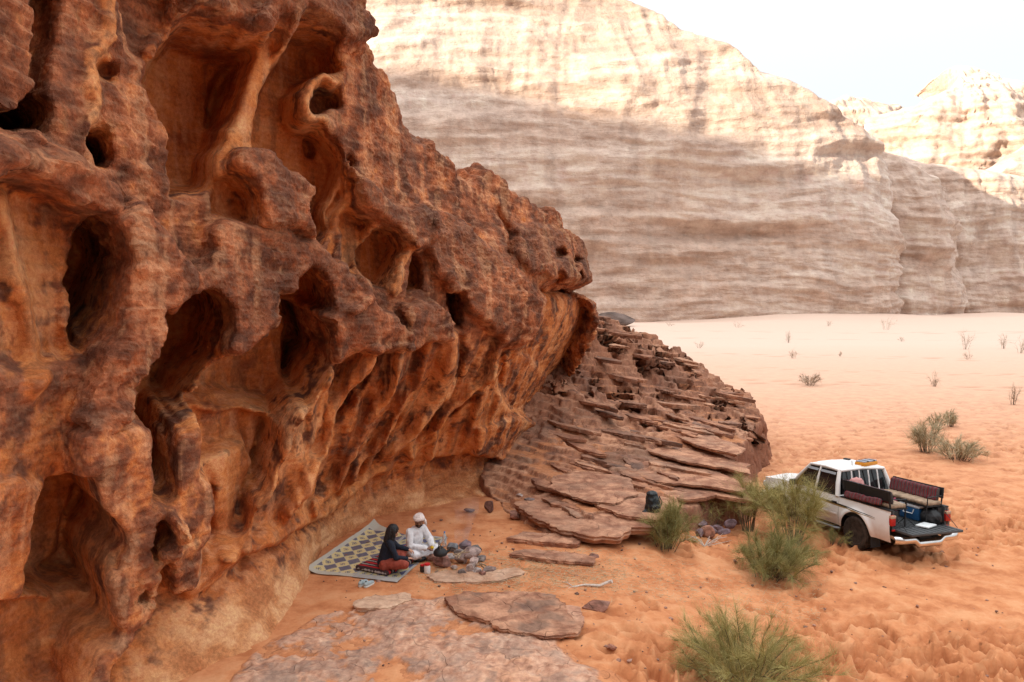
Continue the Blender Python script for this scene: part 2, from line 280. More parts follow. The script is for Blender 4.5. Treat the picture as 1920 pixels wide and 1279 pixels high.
 ('c',0.5,0.1,[(10.17,2.29),(10.32,2.3),(10.5,2.23),(10.52,2.11),(10.42,1.99),(10.37,1.81),(10.24,1.82),(10.17,1.95)],0.4),
 ('c',0.25,0.08,[(9.99,1.45),(10.09,1.53),(10.17,1.44),(10.11,1.35),(10.04,1.29)],0.4),
 ('c',0.3,0.08,[(9.55,2.39),(9.68,2.34),(9.73,2.15),(9.65,1.95),(9.55,1.86),(9.53,1.99),(9.6,2.19)],0.3),
 ('b',0.75,0.2,[(10.58,3.57),(11.01,3.53),(11.06,3.36),(10.96,2.93),(11.27,2.6),(11.29,2.31),(11.22,2.1),(11.32,1.93),(11.27,1.84),(11.16,1.75),(11.14,1.34),(10.91,1.16),(10.63,1.18),(10.5,1.78),(10.63,2.05),(10.45,2.36),(10.37,2.53),(10.5,2.63),(10.45,3.03),(10.45,3.35)],0.3),
 ('c',0.75,0.35,[(11.09,3.51),(11.83,3.43),(13.01,3.14),(13.06,2.64),(12.91,2.24),(12.57,1.85),(12.34,1.5),(11.88,1.3),(11.52,1.39),(11.42,1.8),(11.45,2.27),(11.29,2.59),(11.11,2.86),(11.16,3.24)],0.8),
 ('b',0.6,0.25,[(11.29,2.69),(11.57,2.69),(12.32,2.77),(12.67,2.41),(12.65,1.95),(12.37,1.63),(12.06,1.44),(11.88,1.27),(11.65,1.31),(11.6,1.7),(11.62,2.14),(11.39,2.56)],0.7),
 ('c',0.35,0.15,[(12.91,3.0),(13.08,3.07),(13.16,2.52),(12.93,2.19),(12.57,1.8),(12.39,1.53),(12.16,1.6),(12.32,1.96),(12.57,2.27),(12.83,2.54)],0.5),
 ('r',0.45,0.2,[(14.19,3.91),(13.62,3.5),(13.29,3.08),(13.16,2.69),(13.03,2.3),(12.67,1.93),(12.44,1.67),(12.32,1.42)],0.5),
 ('r',0.5,0.22,[(15.29,4.22),(14.93,3.74),(14.7,3.14),(14.88,2.62),(14.49,2.18),(14.08,1.77),(13.72,1.52)],0.8),
 ('c',0.4,0.15,[(15.54,4.27),(15.72,4.15),(15.72,3.67),(15.49,3.3),(15.24,2.94),(14.88,2.94),(15.0,3.3),(15.36,3.7)],0.3),
 ('r',0.45,0.22,[(16.26,4.19),(16.41,3.86),(16.39,3.23),(16.23,2.8),(16.26,2.27),(16.13,1.84),(16.0,1.4),(15.26,1.17)],0.6),
 ('r',0.4,0.2,[(17.23,4.3),(17.44,3.58),(17.31,3.24),(17.54,2.77),(17.41,2.17),(17.03,1.72),(16.57,1.23)],0.6),
 ('r',0.35,0.25,[(18.03,4.35),(18.59,3.55),(18.85,2.94),(18.72,2.57),(18.51,2.12),(18.23,1.73)],0.6),
 ('r',0.32,0.15,[(20.74,3.88),(20.13,3.27),(19.67,2.77),(19.31,2.33),(19.26,1.79),(19.0,1.51)],0.7),
 ('k',0.4,0.14,[(20.54,3.67),(20.36,2.88),(19.79,2.48),(19.38,2.07),(19.05,1.58)],0),
 ('k',0.4,0.16,[(18.51,4.44),(19.26,3.33),(19.38,2.93),(19.15,2.29),(19.0,1.89)],0),
 ('k',0.35,0.13,[(17.41,3.26),(17.82,2.47),(17.72,1.67)],0),
 ('b',0.6,0.22,[(14.06,5.08),(14.36,5.11),(14.6,5.19),(15.03,5.35),(15.49,5.06),(15.85,5.03),(16.29,4.61),(16.34,4.36),(15.82,4.32),(15.54,4.34),(14.9,4.37),(14.47,4.24),(14.03,4.09),(13.78,4.38),(13.65,4.91)],0),
 ('b',0.65,0.2,[(16.18,5.15),(16.64,5.29),(17.16,5.25),(17.72,4.93),(17.95,4.66),(17.92,4.47),(17.41,4.49),(16.95,4.44),(16.8,4.3),(16.34,4.36),(16.29,4.68)],0),
 ('r',0.38,0.25,[(27.73,4.68),(27.86,3.78),(28.63,2.99),(29.14,2.39),(29.65,1.67),(30.42,1.1)],0.2),
 ('r',0.35,0.22,[(15.77,0.82),(14.34,1.07),(13.16,1.15),(11.88,1.22),(11.52,1.16),(11.09,1.05)],0.7),
 ('r',0.3,0.2,[(18.36,1.22),(17.8,1.12),(17.18,0.91),(16.03,0.83)],0.7),
 ('k',0.25,0.12,[(16.29,0.53),(14.47,0.81),(13.21,0.9),(12.14,0.92)],0),
 ('k',0.2,0.08,[(7.99,1.74),(8.83,1.39),(9.68,1.11)],0),
]
# ------------------------------------------------------------------ the near sandstone cliff
def seg_dist(U, Z, pts, closed):
    d = np.full(U.shape, 1e9, np.float32); n = len(pts)
    for i in range(n if closed else n-1):
        (x0, y0), (x1, y1) = pts[i], pts[(i+1) % n]
        dx, dy = x1-x0, y1-y0; l2 = dx*dx+dy*dy+1e-12
        t = np.clip(((U-x0)*dx+(Z-y0)*dy)/l2, 0, 1)
        d = np.minimum(d, (U-x0-t*dx)**2+(Z-y0-t*dy)**2)
    return np.sqrt(d)
def inside(U, Z, pts):
    r = np.zeros(U.shape, bool); n = len(pts)
    for i in range(n):
        (x0, y0), (x1, y1) = pts[i], pts[(i+1) % n]
        if y0 == y1: continue
        c = ((y0 > Z) != (y1 > Z)) & (U < (x1-x0)*(Z-y0)/(y1-y0)+x0)
        r ^= c
    return r
def cliff_colour(X, Y, Z, fresh, crust, foot):
    big = fbm(X*.5, Y*.5, Z*.5, 3); mid = fbm(X*2, Y*2, Z*2.4, 4, .6)
    zb = Z+.10*X-.05*Y+.2*perlin(X*.6, Y*.6, Z*.6)
    lam = fbm(X*1.3, Y*1.3, zb*2.4, 4, .6); lam2 = fbm(X*1.6, Y*1.6, zb*17, 2, .6)
    streak = fbm(X*2.6, Y*2.6, Z*.28, 3, .6)
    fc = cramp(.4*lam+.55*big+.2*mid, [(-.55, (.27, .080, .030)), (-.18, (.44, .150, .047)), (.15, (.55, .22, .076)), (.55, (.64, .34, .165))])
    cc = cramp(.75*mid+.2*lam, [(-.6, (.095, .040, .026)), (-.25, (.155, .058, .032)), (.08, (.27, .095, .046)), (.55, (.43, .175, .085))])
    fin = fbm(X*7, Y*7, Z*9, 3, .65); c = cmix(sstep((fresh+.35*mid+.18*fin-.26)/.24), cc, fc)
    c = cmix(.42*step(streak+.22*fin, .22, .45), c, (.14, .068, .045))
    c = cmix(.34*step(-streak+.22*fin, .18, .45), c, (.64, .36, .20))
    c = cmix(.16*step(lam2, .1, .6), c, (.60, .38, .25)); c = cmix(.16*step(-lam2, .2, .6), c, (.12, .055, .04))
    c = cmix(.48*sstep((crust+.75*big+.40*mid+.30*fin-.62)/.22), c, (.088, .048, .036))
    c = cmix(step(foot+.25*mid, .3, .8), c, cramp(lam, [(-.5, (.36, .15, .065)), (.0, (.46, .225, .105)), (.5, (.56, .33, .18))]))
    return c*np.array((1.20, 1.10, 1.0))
def build_cliff():
    # columns spaced with distance, rows with height
    uu = [6.9]
    while uu[-1] < UA[-1]-.4:
        c, _ = curve(np.array(uu[-1])); uu.append(uu[-1]+.0031*max(7.5, float(np.hypot(c[0], c[1])))*(1 if uu[-1] < 29 else 4))
    uu = np.array(uu); nz = 330
    tt = np.linspace(0, 1, nz)[:, None]
    cz = crest_z(uu)[None, :]
    Z = -1.0+(cz+1.0)*tt; U = np.broadcast_to(uu[None, :], Z.shape).copy()
    # irregular outlines: warp the feature space
    wu = U+.10*perlin(U*1.9, Z*1.9, 3.1)+.025*perlin(U*5, Z*5, 8.2)
    wz = Z+.10*perlin(U*1.9, Z*1.9, 13.1)+.025*perlin(U*5, Z*5, 18.2)
    H = np.zeros(U.shape, np.float32); SH = np.zeros(U.shape, np.float32); FR = np.full(U.shape, .12, np.float32); CR = np.zeros(U.shape, np.float32)
    # lower tier is fresher, wind-scoured rock; upper ribs carry crust
    FR += .38*sstep((4.7-Z)/1.6)
    H += .10*fbm(U*.55, Z*.8, 5.5, 2)
    for f in FEATS:
        kind, hg, so, pts, fr = f
        pu = [p[0] for p in pts]; pz = [p[1] for p in pts]; m = .35+(so if kind in 'rlk' else .1)
        c0, c1 = np.searchsorted(uu, [min(pu)-m, max(pu)+m])
        zz = (Z[:, c0:c1] > min(pz)-m) & (Z[:, c0:c1] < max(pz)+m)
        if c1 <= c0 or not zz.any(): continue
        r = np.where(zz.any(1))[0]; s = (slice(r[0], r[-1]+1), slice(c0, c1))
        a, b = wu[s], wz[s]
        if kind in 'cb':
            ins = inside(a, b, pts); d = seg_dist(a, b, pts, True)
            sd = np.where(ins, d, -d)
            if kind == 'c':
                k = np.clip((sd+.02)/(.46*so), 0, 1); k = np.sqrt(1-(1-k)**2)*.75+.25*sstep(k)     # sharp rim, rounded back
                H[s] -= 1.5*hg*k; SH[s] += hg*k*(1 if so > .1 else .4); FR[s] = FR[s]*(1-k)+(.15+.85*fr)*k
            else:
                so *= .5; k = np.clip((sd+.05)/so, 0, 1); k = .4*sstep(k)+.6*np.sqrt(1-(1-k)**2)
                H[s] += 1.15*hg*k; FR[s] = FR[s]*(1-k)+fr*k; CR[s] = np.maximum(CR[s], k*(1-fr)*.55)
        else:
            d = seg_dist(a, b, pts, False)
            if kind == 'k': H[s] -= hg*np.clip(1-d/so, 0, 1)**.8
            else:
                k = np.clip(1-(d/(1.25*so))**1.5, 0, 1)
                if kind == 'r': H[s] += 1.4*hg*k
                else:
                    k = sstep(np.clip(1.6*(1-d/so), 0, 1)); H[s] = H[s]*(1-k)+(hg+.08*(1-(d/so)**2))*k; SH[s] *= (1-k)
                FR[s] = FR[s]*(1-k)+fr*k
    H = .5*H+.5*blur(H, 3)
    BO = base_off(U, Z); RH = H
    # flowing flutes on the overhanging lower tier
    fl = sstep((4.9-Z)/1.2)*sstep((Z-.7)/.8)*np.interp(uu, [9, 12.5, 14, 21, 24], [0, .3, 1, 1, .2])[None, :]
    ph = (U+.22*(Z-3)+.30*perlin(U*.5, Z*.40, 2.2))*1.25
    fq = fbm(ph, Z*.13+.25*perlin(U*.8, Z*.5, 7.7), 4.4, 3, .45, True); RH = RH+fl*.44*(fq-.4); OFF = BO+.6*RH
    FR = blur(FR, 5); CR = blur(CR, 9); SH = blur(SH, 5)
    C, N = curve(U); TN = np.stack([-N[..., 1], N[..., 0]], -1)       # hollows run back behind their far rim and up under their roof
    P = np.dstack([C+N*BO[..., None]+relief_dir(U)*RH[..., None]+TN*(.12*SH)[..., None], Z+.2*SH*sstep((Z-1.5)/1.5)])
    # roll over the crest, back into the hill, and close the body so that it can be re-skinned evenly
    nb = 40; tb = np.linspace(0, 1, nb+1)[1:, None]; back = 6.2*tb**1.5
    offb = OFF[-1][None, :]-back-.2*np.sqrt(tb)
    P[-30:] = P[-30:]*np.linspace(1, 0, 30)[:, None, None]+np.dstack([C+N*OFF[..., None], Z])[-30:]*np.linspace(0, 1, 30)[:, None, None]
    zb = cz+.3*np.sqrt(np.clip(tb*6, 0, 1))-.8*tb+.45*fbm(U[-1:]*.7+0*tb, back*.8, 9.9, 3)*np.clip(tb*5, 0, 1)
    Cb, Nb = curve(np.broadcast_to(U[-1:], zb.shape)); Q = np.dstack([Cb+Nb*offb[..., None], zb])
    low = Q[-1:].copy(); low[..., 2] = -1.0
    G = np.vstack([P, Q, low]); nr, nc = G.shape[:2]; idx = np.arange(nr*nc).reshape(nr, nc); nx = np.vstack([idx[1:], idx[:1]])
    q = np.stack([idx[:, :-1], idx[:, 1:], nx[:, 1:], nx[:, :-1]], -1).reshape(-1, 4)
    me = bpy.data.meshes.new('cliff_body'); me.from_pydata(G.reshape(-1, 3).tolist(), [], q.tolist()+[idx[::-1, 0].tolist(), idx[:, -1].tolist()])
    o = bpy.data.objects.new('cliff_body', me); COL.objects.link(o)
    md = o.modifiers.new('skin', 'REMESH'); md.mode = 'VOXEL'; md.voxel_size = VOX
    md = o.modifiers.new('soft', 'SMOOTH'); md.factor = .5; md.iterations = 1
    dg = bpy.context.evaluated_depsgraph_get(); dg.update(); ev = bpy.data.meshes.new_from_object(o.evaluated_get(dg)); bpy.data.objects.remove(o); bpy.data.meshes.remove(me)
    nv = len(ev.vertices); V_ = np.empty(nv*3, np.float32); ev.vertices.foreach_get('co', V_); V_ = V_.reshape(-1, 3)
    n = np.empty(nv*3, np.float32); ev.vertices.foreach_get('normal', n); n = n.reshape(-1, 3)
    F_ = np.empty(len(ev.loops), np.int32); ev.loops.foreach_get('vertex_index', F_); F_ = F_.reshape(-1, 4); bpy.data.meshes.remove(ev)
    # keep the outer face only
    uq = np.searchsorted(UA, np.arange(0, UA[-1], .25)); j = np.zeros(nv, int)
    for c0 in range(0, nv, 60000):
        v = V_[c0:c0+60000]; j[c0:c0+60000] = uq[((v[:, None, 0]-CUR[uq, 0])**2+(v[:, None, 1]-CUR[uq, 1])**2).argmin(1)]
    off = ((V_[:, :2]-CUR[j])*NRM[j]).sum(1); uv = UA[j]+((V_[:, 0]-CUR[j, 0])*-NRM[j, 1]+(V_[:, 1]-CUR[j, 1])*NRM[j, 0])
    keep = (off > -4.6) & (V_[:, 2] > -.55) & (uv > 7.0) & (uv < 31.5); kf = keep[F_].all(1); F_ = F_[kf]; used = np.unique(F_); rm = np.zeros(nv, np.int32); rm[used] = np.arange(len(used))
    F_ = rm[F_]; V_ = V_[used]; n = n[used]; uv = uv[used]
    # carry the rock's freshness over from the carved sheet
    src = np.vstack([P.reshape(-1, 3), Q.reshape(-1, 3)]); sa = np.stack([np.r_[FR.ravel(), np.zeros(zb.size)], np.r_[CR.ravel(), np.full(zb.size, .4)]], 1); at_ = np.full((len(V_), 2), -1.0)
    for h in (.10, .22, .6):
        key = lambda p: (np.floor((p[:, 0]+20)/h).astype(np.int64)*4096+np.floor((p[:, 1]+20)/h).astype(np.int64))*4096+np.floor((p[:, 2]+5)/h).astype(np.int64)
        ks = key(src); un, inv = np.unique(ks, return_inverse=True); cnt = np.bincount(inv); mean = np.stack([np.bincount(inv, sa[:, i])/cnt for i in (0, 1)], 1)
        mi = np.where(at_[:, 0] < 0)[0]
        if len(mi) == 0: break
        kq = key(V_[mi]); pos = np.clip(np.searchsorted(un, kq), 0, len(un)-1); ok = un[pos] == kq; at_[mi[ok]] = mean[pos[ok]]
    FR, CR = np.clip(at_[:, 0], 0, 1), np.clip(at_[:, 1], 0, 1)
    e = np.vstack([F_[:, [0, 1]], F_[:, [1, 2]], F_[:, [2, 3]], F_[:, [3, 0]]])
    deg = np.bincount(e.ravel(), minlength=len(V_))+1e-9
    for _ in range(3):
        FR, CR = (.3*A+.7*(np.bincount(e[:, 0], A[e[:, 1]], len(V_))+np.bincount(e[:, 1], A[e[:, 0]], len(V_)))/deg for A in (FR, CR))
    # surface relief along the normals
    X, Y, ZZ = V_[:, 0], V_[:, 1], V_[:, 2]
    rough = .72*np.clip(1.05-1.25*FR, .06, 1.05)
    zb_ = ZZ+.10*X-.05*Y+.12*perlin(X*.7, Y*.7, ZZ*.7)
    d = rough*.028*fbm(X*1.6, Y*1.6, ZZ*3.4, 4, .65, True)
    d += rough*.026*fbm(X*1.6, Y*1.6, zb_*6, 4, .65)
    st = zb_*3.1+.9*perlin(X*.8, Y*.8, ZZ*.8); st = st-np.floor(st); brk = np.clip(.15+1.9*perlin(X*.8, Y*.8, 33+ZZ*.6), 0, 1)
    d += rough*.095*(sstep(st/.9)-sstep((st-.9)/.1)-.5)*brk                                # broken bedding ledges
    bl = fbm(X*1.9, Y*1.9, ZZ*2.3, 3, .6); bq = np.round(bl*3.5)/3.5; d += rough*.10*(bq*.92+bl*.08)*np.clip(.5+1.5*perlin(X*.6, Y*.6, 9+ZZ*.6), 0, 1)   # flaked scars
    d += (.15+.85*rough)*.010*fbm(X*8, Y*8, ZZ*12, 3, .6)
    d += (1-rough)*.010*fbm(X*1.3, Y*1.3, zb_*9, 3, .6)
    ap = np.clip((1.2-ZZ)/.8, 0, 1); d += ap*(.03*fbm(X*.9, Y*.9, zb_*4.5, 4, .6)+.02*(sstep(st/.8)-sstep((st-.8)/.2)-.5))
    V_ = V_+n*d[:, None]
    foot = np.clip((.95-V_[:, 2])/.7, 0, 1)*np.interp(uv, [9, 11, 16, 22, 24], [.2, 1, .9, 1, .3])
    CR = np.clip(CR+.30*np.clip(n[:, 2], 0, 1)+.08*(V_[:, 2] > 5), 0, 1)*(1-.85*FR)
    me = bpy.data.meshes.new('rock_cliff'); me.vertices.add(len(V_)); me.vertices.foreach_set('co', V_.astype(np.float32).ravel())
    me.loops.add(F_.size); me.loops.foreach_set('vertex_index', F_.ravel().astype(np.int32)); me.polygons.add(len(F_)); me.polygons.foreach_set('loop_start', np.arange(0, F_.size, 4, dtype=np.int32))
    me.polygons.foreach_set('use_smooth', rough[F_].mean(1) < .36); me.update(calc_edges=True)
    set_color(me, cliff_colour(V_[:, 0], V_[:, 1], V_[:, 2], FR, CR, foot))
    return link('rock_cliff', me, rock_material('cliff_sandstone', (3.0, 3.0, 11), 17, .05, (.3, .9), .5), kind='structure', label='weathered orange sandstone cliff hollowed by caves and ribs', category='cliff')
VOX = .0365
build_cliff()
# ------------------------------------------------------------------ far mountains
MOUNT = rock_material('pale_sandstone', (.10, .10, .5), .16, 1.8, (.55, .9), .36)
def mountain_colour(X, Y, Z, sd):
    zb = Z+2.5*perlin(X*.02, Y*.02, Z*.02)
    band = fbm(X*.006, Y*.006, zb*.08+sd, 4, .6); band2 = fbm(X*.02, Y*.02, zb*.33+sd, 4, .6)
    streak = fbm(X*.17, Y*.17, Z*.014+sd, 4, .65); big = fbm(X*.014, Y*.014, Z*.022+sd, 3)
    c = cramp(band+.3*big, [(-.6, (.43, .305, .24)), (-.2, (.525, .39, .315)), (.15, (.58, .45, .37)), (.6, (.63, .505, .425))])
    c = cmix(.38*step(band2, .05, .5), c, (.40, .265, .20))
    c = cmix(.26*step(streak, .0, .5)*step(big+.5*band, -.1, .4), c, (.27, .19, .155))
    return cmix(.25*step(-streak, .1, .6), c, (.66, .54, .44))
def build_mountain(name, foot, crest, lean, kneez, label, nu=420, nz=240, seed=0.0, back=60, z0=-3, bandamp=1.0, arch=None, joint=1.2):
    """foot: plan points of the base line (left to right, facing the camera); crest: height at each"""
    t_, cur = _spline(foot, 3000)
    sg = np.hypot(*np.diff(cur, axis=0).T); ua = np.concatenate([[0], np.cumsum(sg)])
    tg = np.gradient(cur, ua, axis=0); k = np.hanning(401); k /= k.sum()
    tg = np.stack([np.convolve(np.pad(tg[:, j], 200, mode='edge'), k, mode='valid') for j in (0, 1)], 1); tg /= np.linalg.norm(tg, axis=1)[:, None]
    nm = np.stack([tg[:, 1], -tg[:, 0]], 1)
    ku = np.interp(np.arange(len(foot)), t_, ua)
    uu = np.linspace(0, ua[-1], nu); cz = np.interp(uu, ku, crest)
    ker = np.hanning(25); ker /= ker.sum(); cz = np.convolve(np.pad(cz, 12, mode='edge'), ker, mode='valid')
    cz = cz+2.0*fbm(uu*.06, 0*uu, seed, 4)*cz/80
    tt = np.linspace(0, 1, nz)[:, None]; Z = z0+(cz[None, :]-z0)*tt; U = np.broadcast_to(uu, Z.shape)
    off = -.06*Z-lean*np.clip(Z-kneez, 0, None)**2/60
    off = off+.05*kneez*fbm(U*.018, Z*.012, seed+2, 3)*1.6
    off += 2.9*bandamp*fbm(U*.016, Z*.085+.6*perlin(U*.02, Z*.03, seed), seed+5, 4, .55)        # ledges
    off += joint*bandamp*fbm(U*.05+.5*perlin(U*.03, Z*.02, seed), Z*.015, seed+7, 4, .6, True)                                  # flutes
    off += .45*bandamp*fbm(U*.12, Z*.45, seed+8, 3, .6); zl = Z*.11+.5*perlin(U*.012, Z*.02, seed+3); zl = zl-np.floor(zl); off += 1.5*bandamp*(sstep(zl/.7)-sstep((zl-.7)/.3)-.5)*np.clip(.4+1.5*perlin(U*.02, Z*.05, seed+4), 0, 1)
    if arch is not None:
        au, az, aw, ad = arch
        zc = az-((U-au)/aw)**2*14
        off += ad*(np.exp(-np.clip(Z-zc, 0, None)/9.0)*(Z > zc)-.0)*np.exp(-((U-au)/(1.6*aw))**4)
    C = np.stack([np.interp(U, ua, cur[:, j]) for j in (0, 1)], -1); N = np.stack([np.interp(U, ua, nm[:, j]) for j in (0, 1)], -1)
    P = np.dstack([C+N*off[..., None], Z])
    nb = 30; tb = np.linspace(0, 1, nb+1)[1:, None]
    ob = off[-1][None, :]-back*tb**1.4; zb = cz[None, :]+.18*back*np.sin(tb*1.7)*(1-tb*.8)+3*fbm(U[:1]*.05+0*tb, back*tb*.05, seed+9, 3)*tb
    Cb = np.broadcast_to(C[-1:], (nb,)+C.shape[1:]); Nb = np.broadcast_to(N[-1:], (nb,)+N.shape[1:])
    P = np.vstack([P, np.dstack([Cb+Nb*ob[..., None], zb])])
    me = grid_mesh(name, P[:, ::-1]); set_color(me, mountain_colour(P[..., 0], P[..., 1], P[..., 2], seed)[:, ::-1])
    return link(name, me, MOUNT, kind='structure', label=label, category='mountain')
build_mountain('mountain', [(-120, 266), (-90, 268), (-47, 268), (29, 266), (80, 266), (112, 268), (130, 276), (138, 296), (136, 330)],
               [205, 195, 172, 126, 88, 70, 58, 50, 45], .30, 46, 'huge pale sandstone mountain face behind the sand plain', nu=420, nz=250, seed=1.3)
build_mountain('mountain', [(100, 330), (132, 306), (158, 300), (172, 312), (180, 345)], [72, 66, 52, 46, 40], .5, 40,
               'rounded sandstone buttress right beside the huge mountain face', nu=200, nz=150, seed=5.1, back=40, joint=2.6)
build_mountain('mountain', [(130, 400), (165, 350), (200, 338), (238, 342), (260, 375)], [78, 66, 60, 52, 46], .5, 38,
               'lower sandstone buttress with dark streaks at the picture edge', nu=200, nz=140, seed=8.4, back=50, joint=3.0)
build_mountain('mountain', [(330, 760), (390, 730), (440, 715), (505, 720), (560, 760), (600, 820)], [180, 195, 238, 215, 150, 120], .28, 110,
               'sunlit domed peak far off above the buttresses', nu=170, nz=110, seed=12.4, back=120, bandamp=2.2)
build_mountain('mountain', [(330, 560), (380, 540), (430, 528), (500, 520), (600, 540)], [90, 125, 160, 180, 185], .34, 80,
               'bright sunlit slope rising at the picture edge below the peak', nu=150, nz=100, seed=15.4, back=120, bandamp=1.8)
build_mountain('mountain', [(300, 960), (360, 950), (430, 945), (500, 960)], [215, 245, 255, 240], .2, 150,
               'distant jagged sandstone ridge left of the domed peak', nu=110, nz=80, seed=18.4, back=100, bandamp=2.0)
# the range behind the camera that keeps the wadi in shade
build_mountain('mountain', [(420, -520), (240, -430), (80, -380), (-80, -360), (-240, -330), (-420, -250), (-560, -120), (-640, 60)],
               [265, 275, 284, 284, 298, 298, 294, 288], .25, 120, 'high sandstone range behind the viewer that shades the valley', nu=200, nz=60, seed=22.4, back=120, bandamp=3.0)
# ------------------------------------------------------------------ sand
def ground_z(x, y):
    x = np.asarray(x, float); y = np.asarray(y, float)
    z = -.6*sstep((x-1.2-.10*(y-14))/5.0)
    z = z*sstep((60-y)/25)*1.0 + (-.6)*(1-sstep((60-y)/25))
    z = z+.10*perlin(x*.18, y*.18, 1.5)*sstep((y-8)/10)*sstep((x-2.5)/3)+.35*perlin(x*.03, y*.03, 4.5)*sstep((y-30)/40)+3.2*perlin(x*.017, y*.02, 6.6)*sstep((y-140)/80)
    return z
def sand_material():
    t = NT('red_sand'); P = t.pos()
    mid = t.noise(1.6, 4, P, .65); fine = t.noise(20, 5, P, .8)
    near = t.ramp(mid, [(.35, (.41, .147, .058)), (.5, (.535, .220, .095)), (.66, (.60, .29, .140))])
    sx = t.n('SeparateXYZ'); t.l(P, sx.inputs[0])
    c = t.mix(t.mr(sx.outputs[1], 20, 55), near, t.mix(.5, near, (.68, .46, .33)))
    c = t.mix(t.mr(sx.outputs[1], 32, 110), c, (.63, .47, .375))  # haze and brightening of the far plain put into the sand colour
    c = t.mix(.25, c, t.mix(fine, (.12, .10, .09), (.88, .86, .84)), 'OVERLAY')
    c = t.mix(t.math('MULTIPLY', t.attr('trodden_shade'), .8), c, t.mix(1.0, c, (.62, .50, .42), 'MULTIPLY'))  # trodden sand, with the shade of dents and ruts put into the colour
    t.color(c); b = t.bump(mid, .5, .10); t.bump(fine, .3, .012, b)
    return t.m
def build_ground():
    ys = list(-np.geomspace(400, 3, 24)) + list(np.linspace(-2, 5.5, 14)); y = 6.0
    while y < 4000:
        ys.append(y); y *= 1.0056 if y < 48 else (1.012 if y < 200 else 1.06)
    ys = np.array(ys); a = np.linspace(0, 1, 500)
    ya = np.abs(ys); far = np.clip(ya-60, 0, None); lo = np.where(ys > 0, -3-.36*ya-.6*far, -8-1.5*ya); hi = np.where(ys > 0, 4+.70*ya+.4*far, 8+1.5*ya)
    X = lo[:, None]+a[None, :]*(hi-lo)[:, None]; Y = np.broadcast_to(ys[:, None], X.shape)
    Z = ground_z(X, Y)
    nearm = sstep((55-Y)/25)*(Y > 5)
    sandm = nearm*sstep((X-.5-.12*(Y-12))/2.5)
    # trampled sand: overlapping footprints and soft ripples
    r2 = np.random.default_rng(5); D = np.zeros(X.shape)
    for i in range(9000):
        fy = 9+40*r2.random()**1.3; fx = -1.5+r2.random()*(fy*.75+3); an = r2.normal(.4, .9); s = r2.uniform(.07, .17)
        if perlin(np.array([fx*.22]), np.array([fy*.22]), 44.0)[0] < r2.uniform(-.35, .25): continue
        j0, j1 = np.searchsorted(ys, [fy-.5, fy+.5]); c0, c1 = np.searchsorted(X[j0], [fx-.5, fx+.5])
        if c1 <= c0 or j1 <= j0: continue
        gx, gy = X[j0:j1, c0:c1]-fx, Y[j0:j1, c0:c1]-fy
        p = (gx*math.cos(an)+gy*math.sin(an))/(1.7*s); q = (-gx*math.sin(an)+gy*math.cos(an))/s
        rr = np.sqrt(p*p+q*q); D[j0:j1, c0:c1] += r2.uniform(.5, 1.1)*(-.085*np.exp(-(rr**6))+.036*np.exp(-((rr-1.3)/.28)**2))
    Z = Z+D*np.clip(sandm*1.1+.12*nearm, 0, 1)
    Z += nearm*(.016+.034*sandm)*fbm(X*2.4, Y*2.4, 2.2, 4, .6)+sstep((Y-25)/30)*.05*fbm(X*.5, Y*.35, 7.7, 4)
    # wheel tracks leading back from the truck and across the plain
    TR = np.zeros(X.shape)
    for (x0, y0, x1, y1, wv) in ((10, 30, 40, 27, .16), (10, 31.5, 40, 28.5, .16), (-2, 75, 80, 50, .2), (-2, 77, 80, 52, .2), (-10, 170, 190, 120, .5), (-10, 176, 190, 125, .5), (7.6, 14.0, 22, 10.5, .13), (6.6, 13.0, 21, 9.2, .13), (-4, 95, 110, 62, .3), (-4, 99, 110, 65, .3), (4, 60, 60, 44, .22), (4, 62.2, 60, 46, .22), (0, 140, 160, 100, .5)):
        tx, ty = x1-x0, y1-y0; ln = math.hypot(tx, ty); tx /= ln; ty /= ln
        al = (X-x0)*tx+(Y-y0)*ty; ac = -(X-x0)*ty+(Y-y0)*tx+.5*perlin(al*.05, y0, 3.3)
        TR = np.maximum(TR, .8*np.exp(-(ac/wv)**4)*(al > 0)*(al < ln)*np.clip(.6+perlin(al*.15, y0, 8.8), 0, 1))
        Z -= (.05+.05*wv)*np.exp(-(ac/wv)**4)*(al > 0)*(al < ln)-.02*np.exp(-((np.abs(ac)-1.5*wv)/(.5*wv))**2)*(al > 0)*(al < ln)
    me = grid_mesh('sand_ground', np.dstack([X, Y, Z]), {'trodden_shade': np.clip(TR-8*D*np.clip(sandm*1.1+.12*nearm, 0, 1), 0, 1)})
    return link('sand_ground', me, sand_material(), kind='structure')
build_ground()
# ------------------------------------------------------------------ layered rock ledge, slabs and loose rocks
def at(px, py, z):
    """a spot seen in the photograph, at world height z -> world point"""
    d = (5.3-z)*1493.0/(py-565.0+1e-6); k = d*.9975
    return (px-960.0)/1493.0*d, k
LEDGE_PTS = [(930,935,.05),(970,962,.1),(1050,1003,.15),(1130,990,.3),(1215,965,.35),(1300,950,.35),(1405,925,.3),(1000,900,.45),(1100,915,.5),(1200,895,.6),(1300,895,.55),
             (1395,885,.45),(1050,850,.9),(1150,840,.95),(1250,830,1.0),(1350,820,1.0),(1400,860,.6),(1100,790,1.5),(1200,775,1.55),(1300,775,1.4),(1390,772,1.25),(1435,770,1.2)]
LEDGE_PTS = [(*at(x, y, z), z) for x, y, z in LEDGE_PTS] + [(3.2,27.4,2.2),(4.6,28.6,2.0),(6.2,29.0,1.75),(7.6,29.6,1.65),(3.2,29.3,3.7),(4.6,30.2,3.55),(5.8,31.0,3.1),(6.9,31.6,2.8),(8.1,32.0,2.1),(9.0,31.5,1.5),
              (3,33,4.5),(5,34,3.9),(7,34.5,3.0),(9,34.5,1.8),(10.5,34,1.0),(1.5,24.5,1.3),(0.5,22.5,.8)]
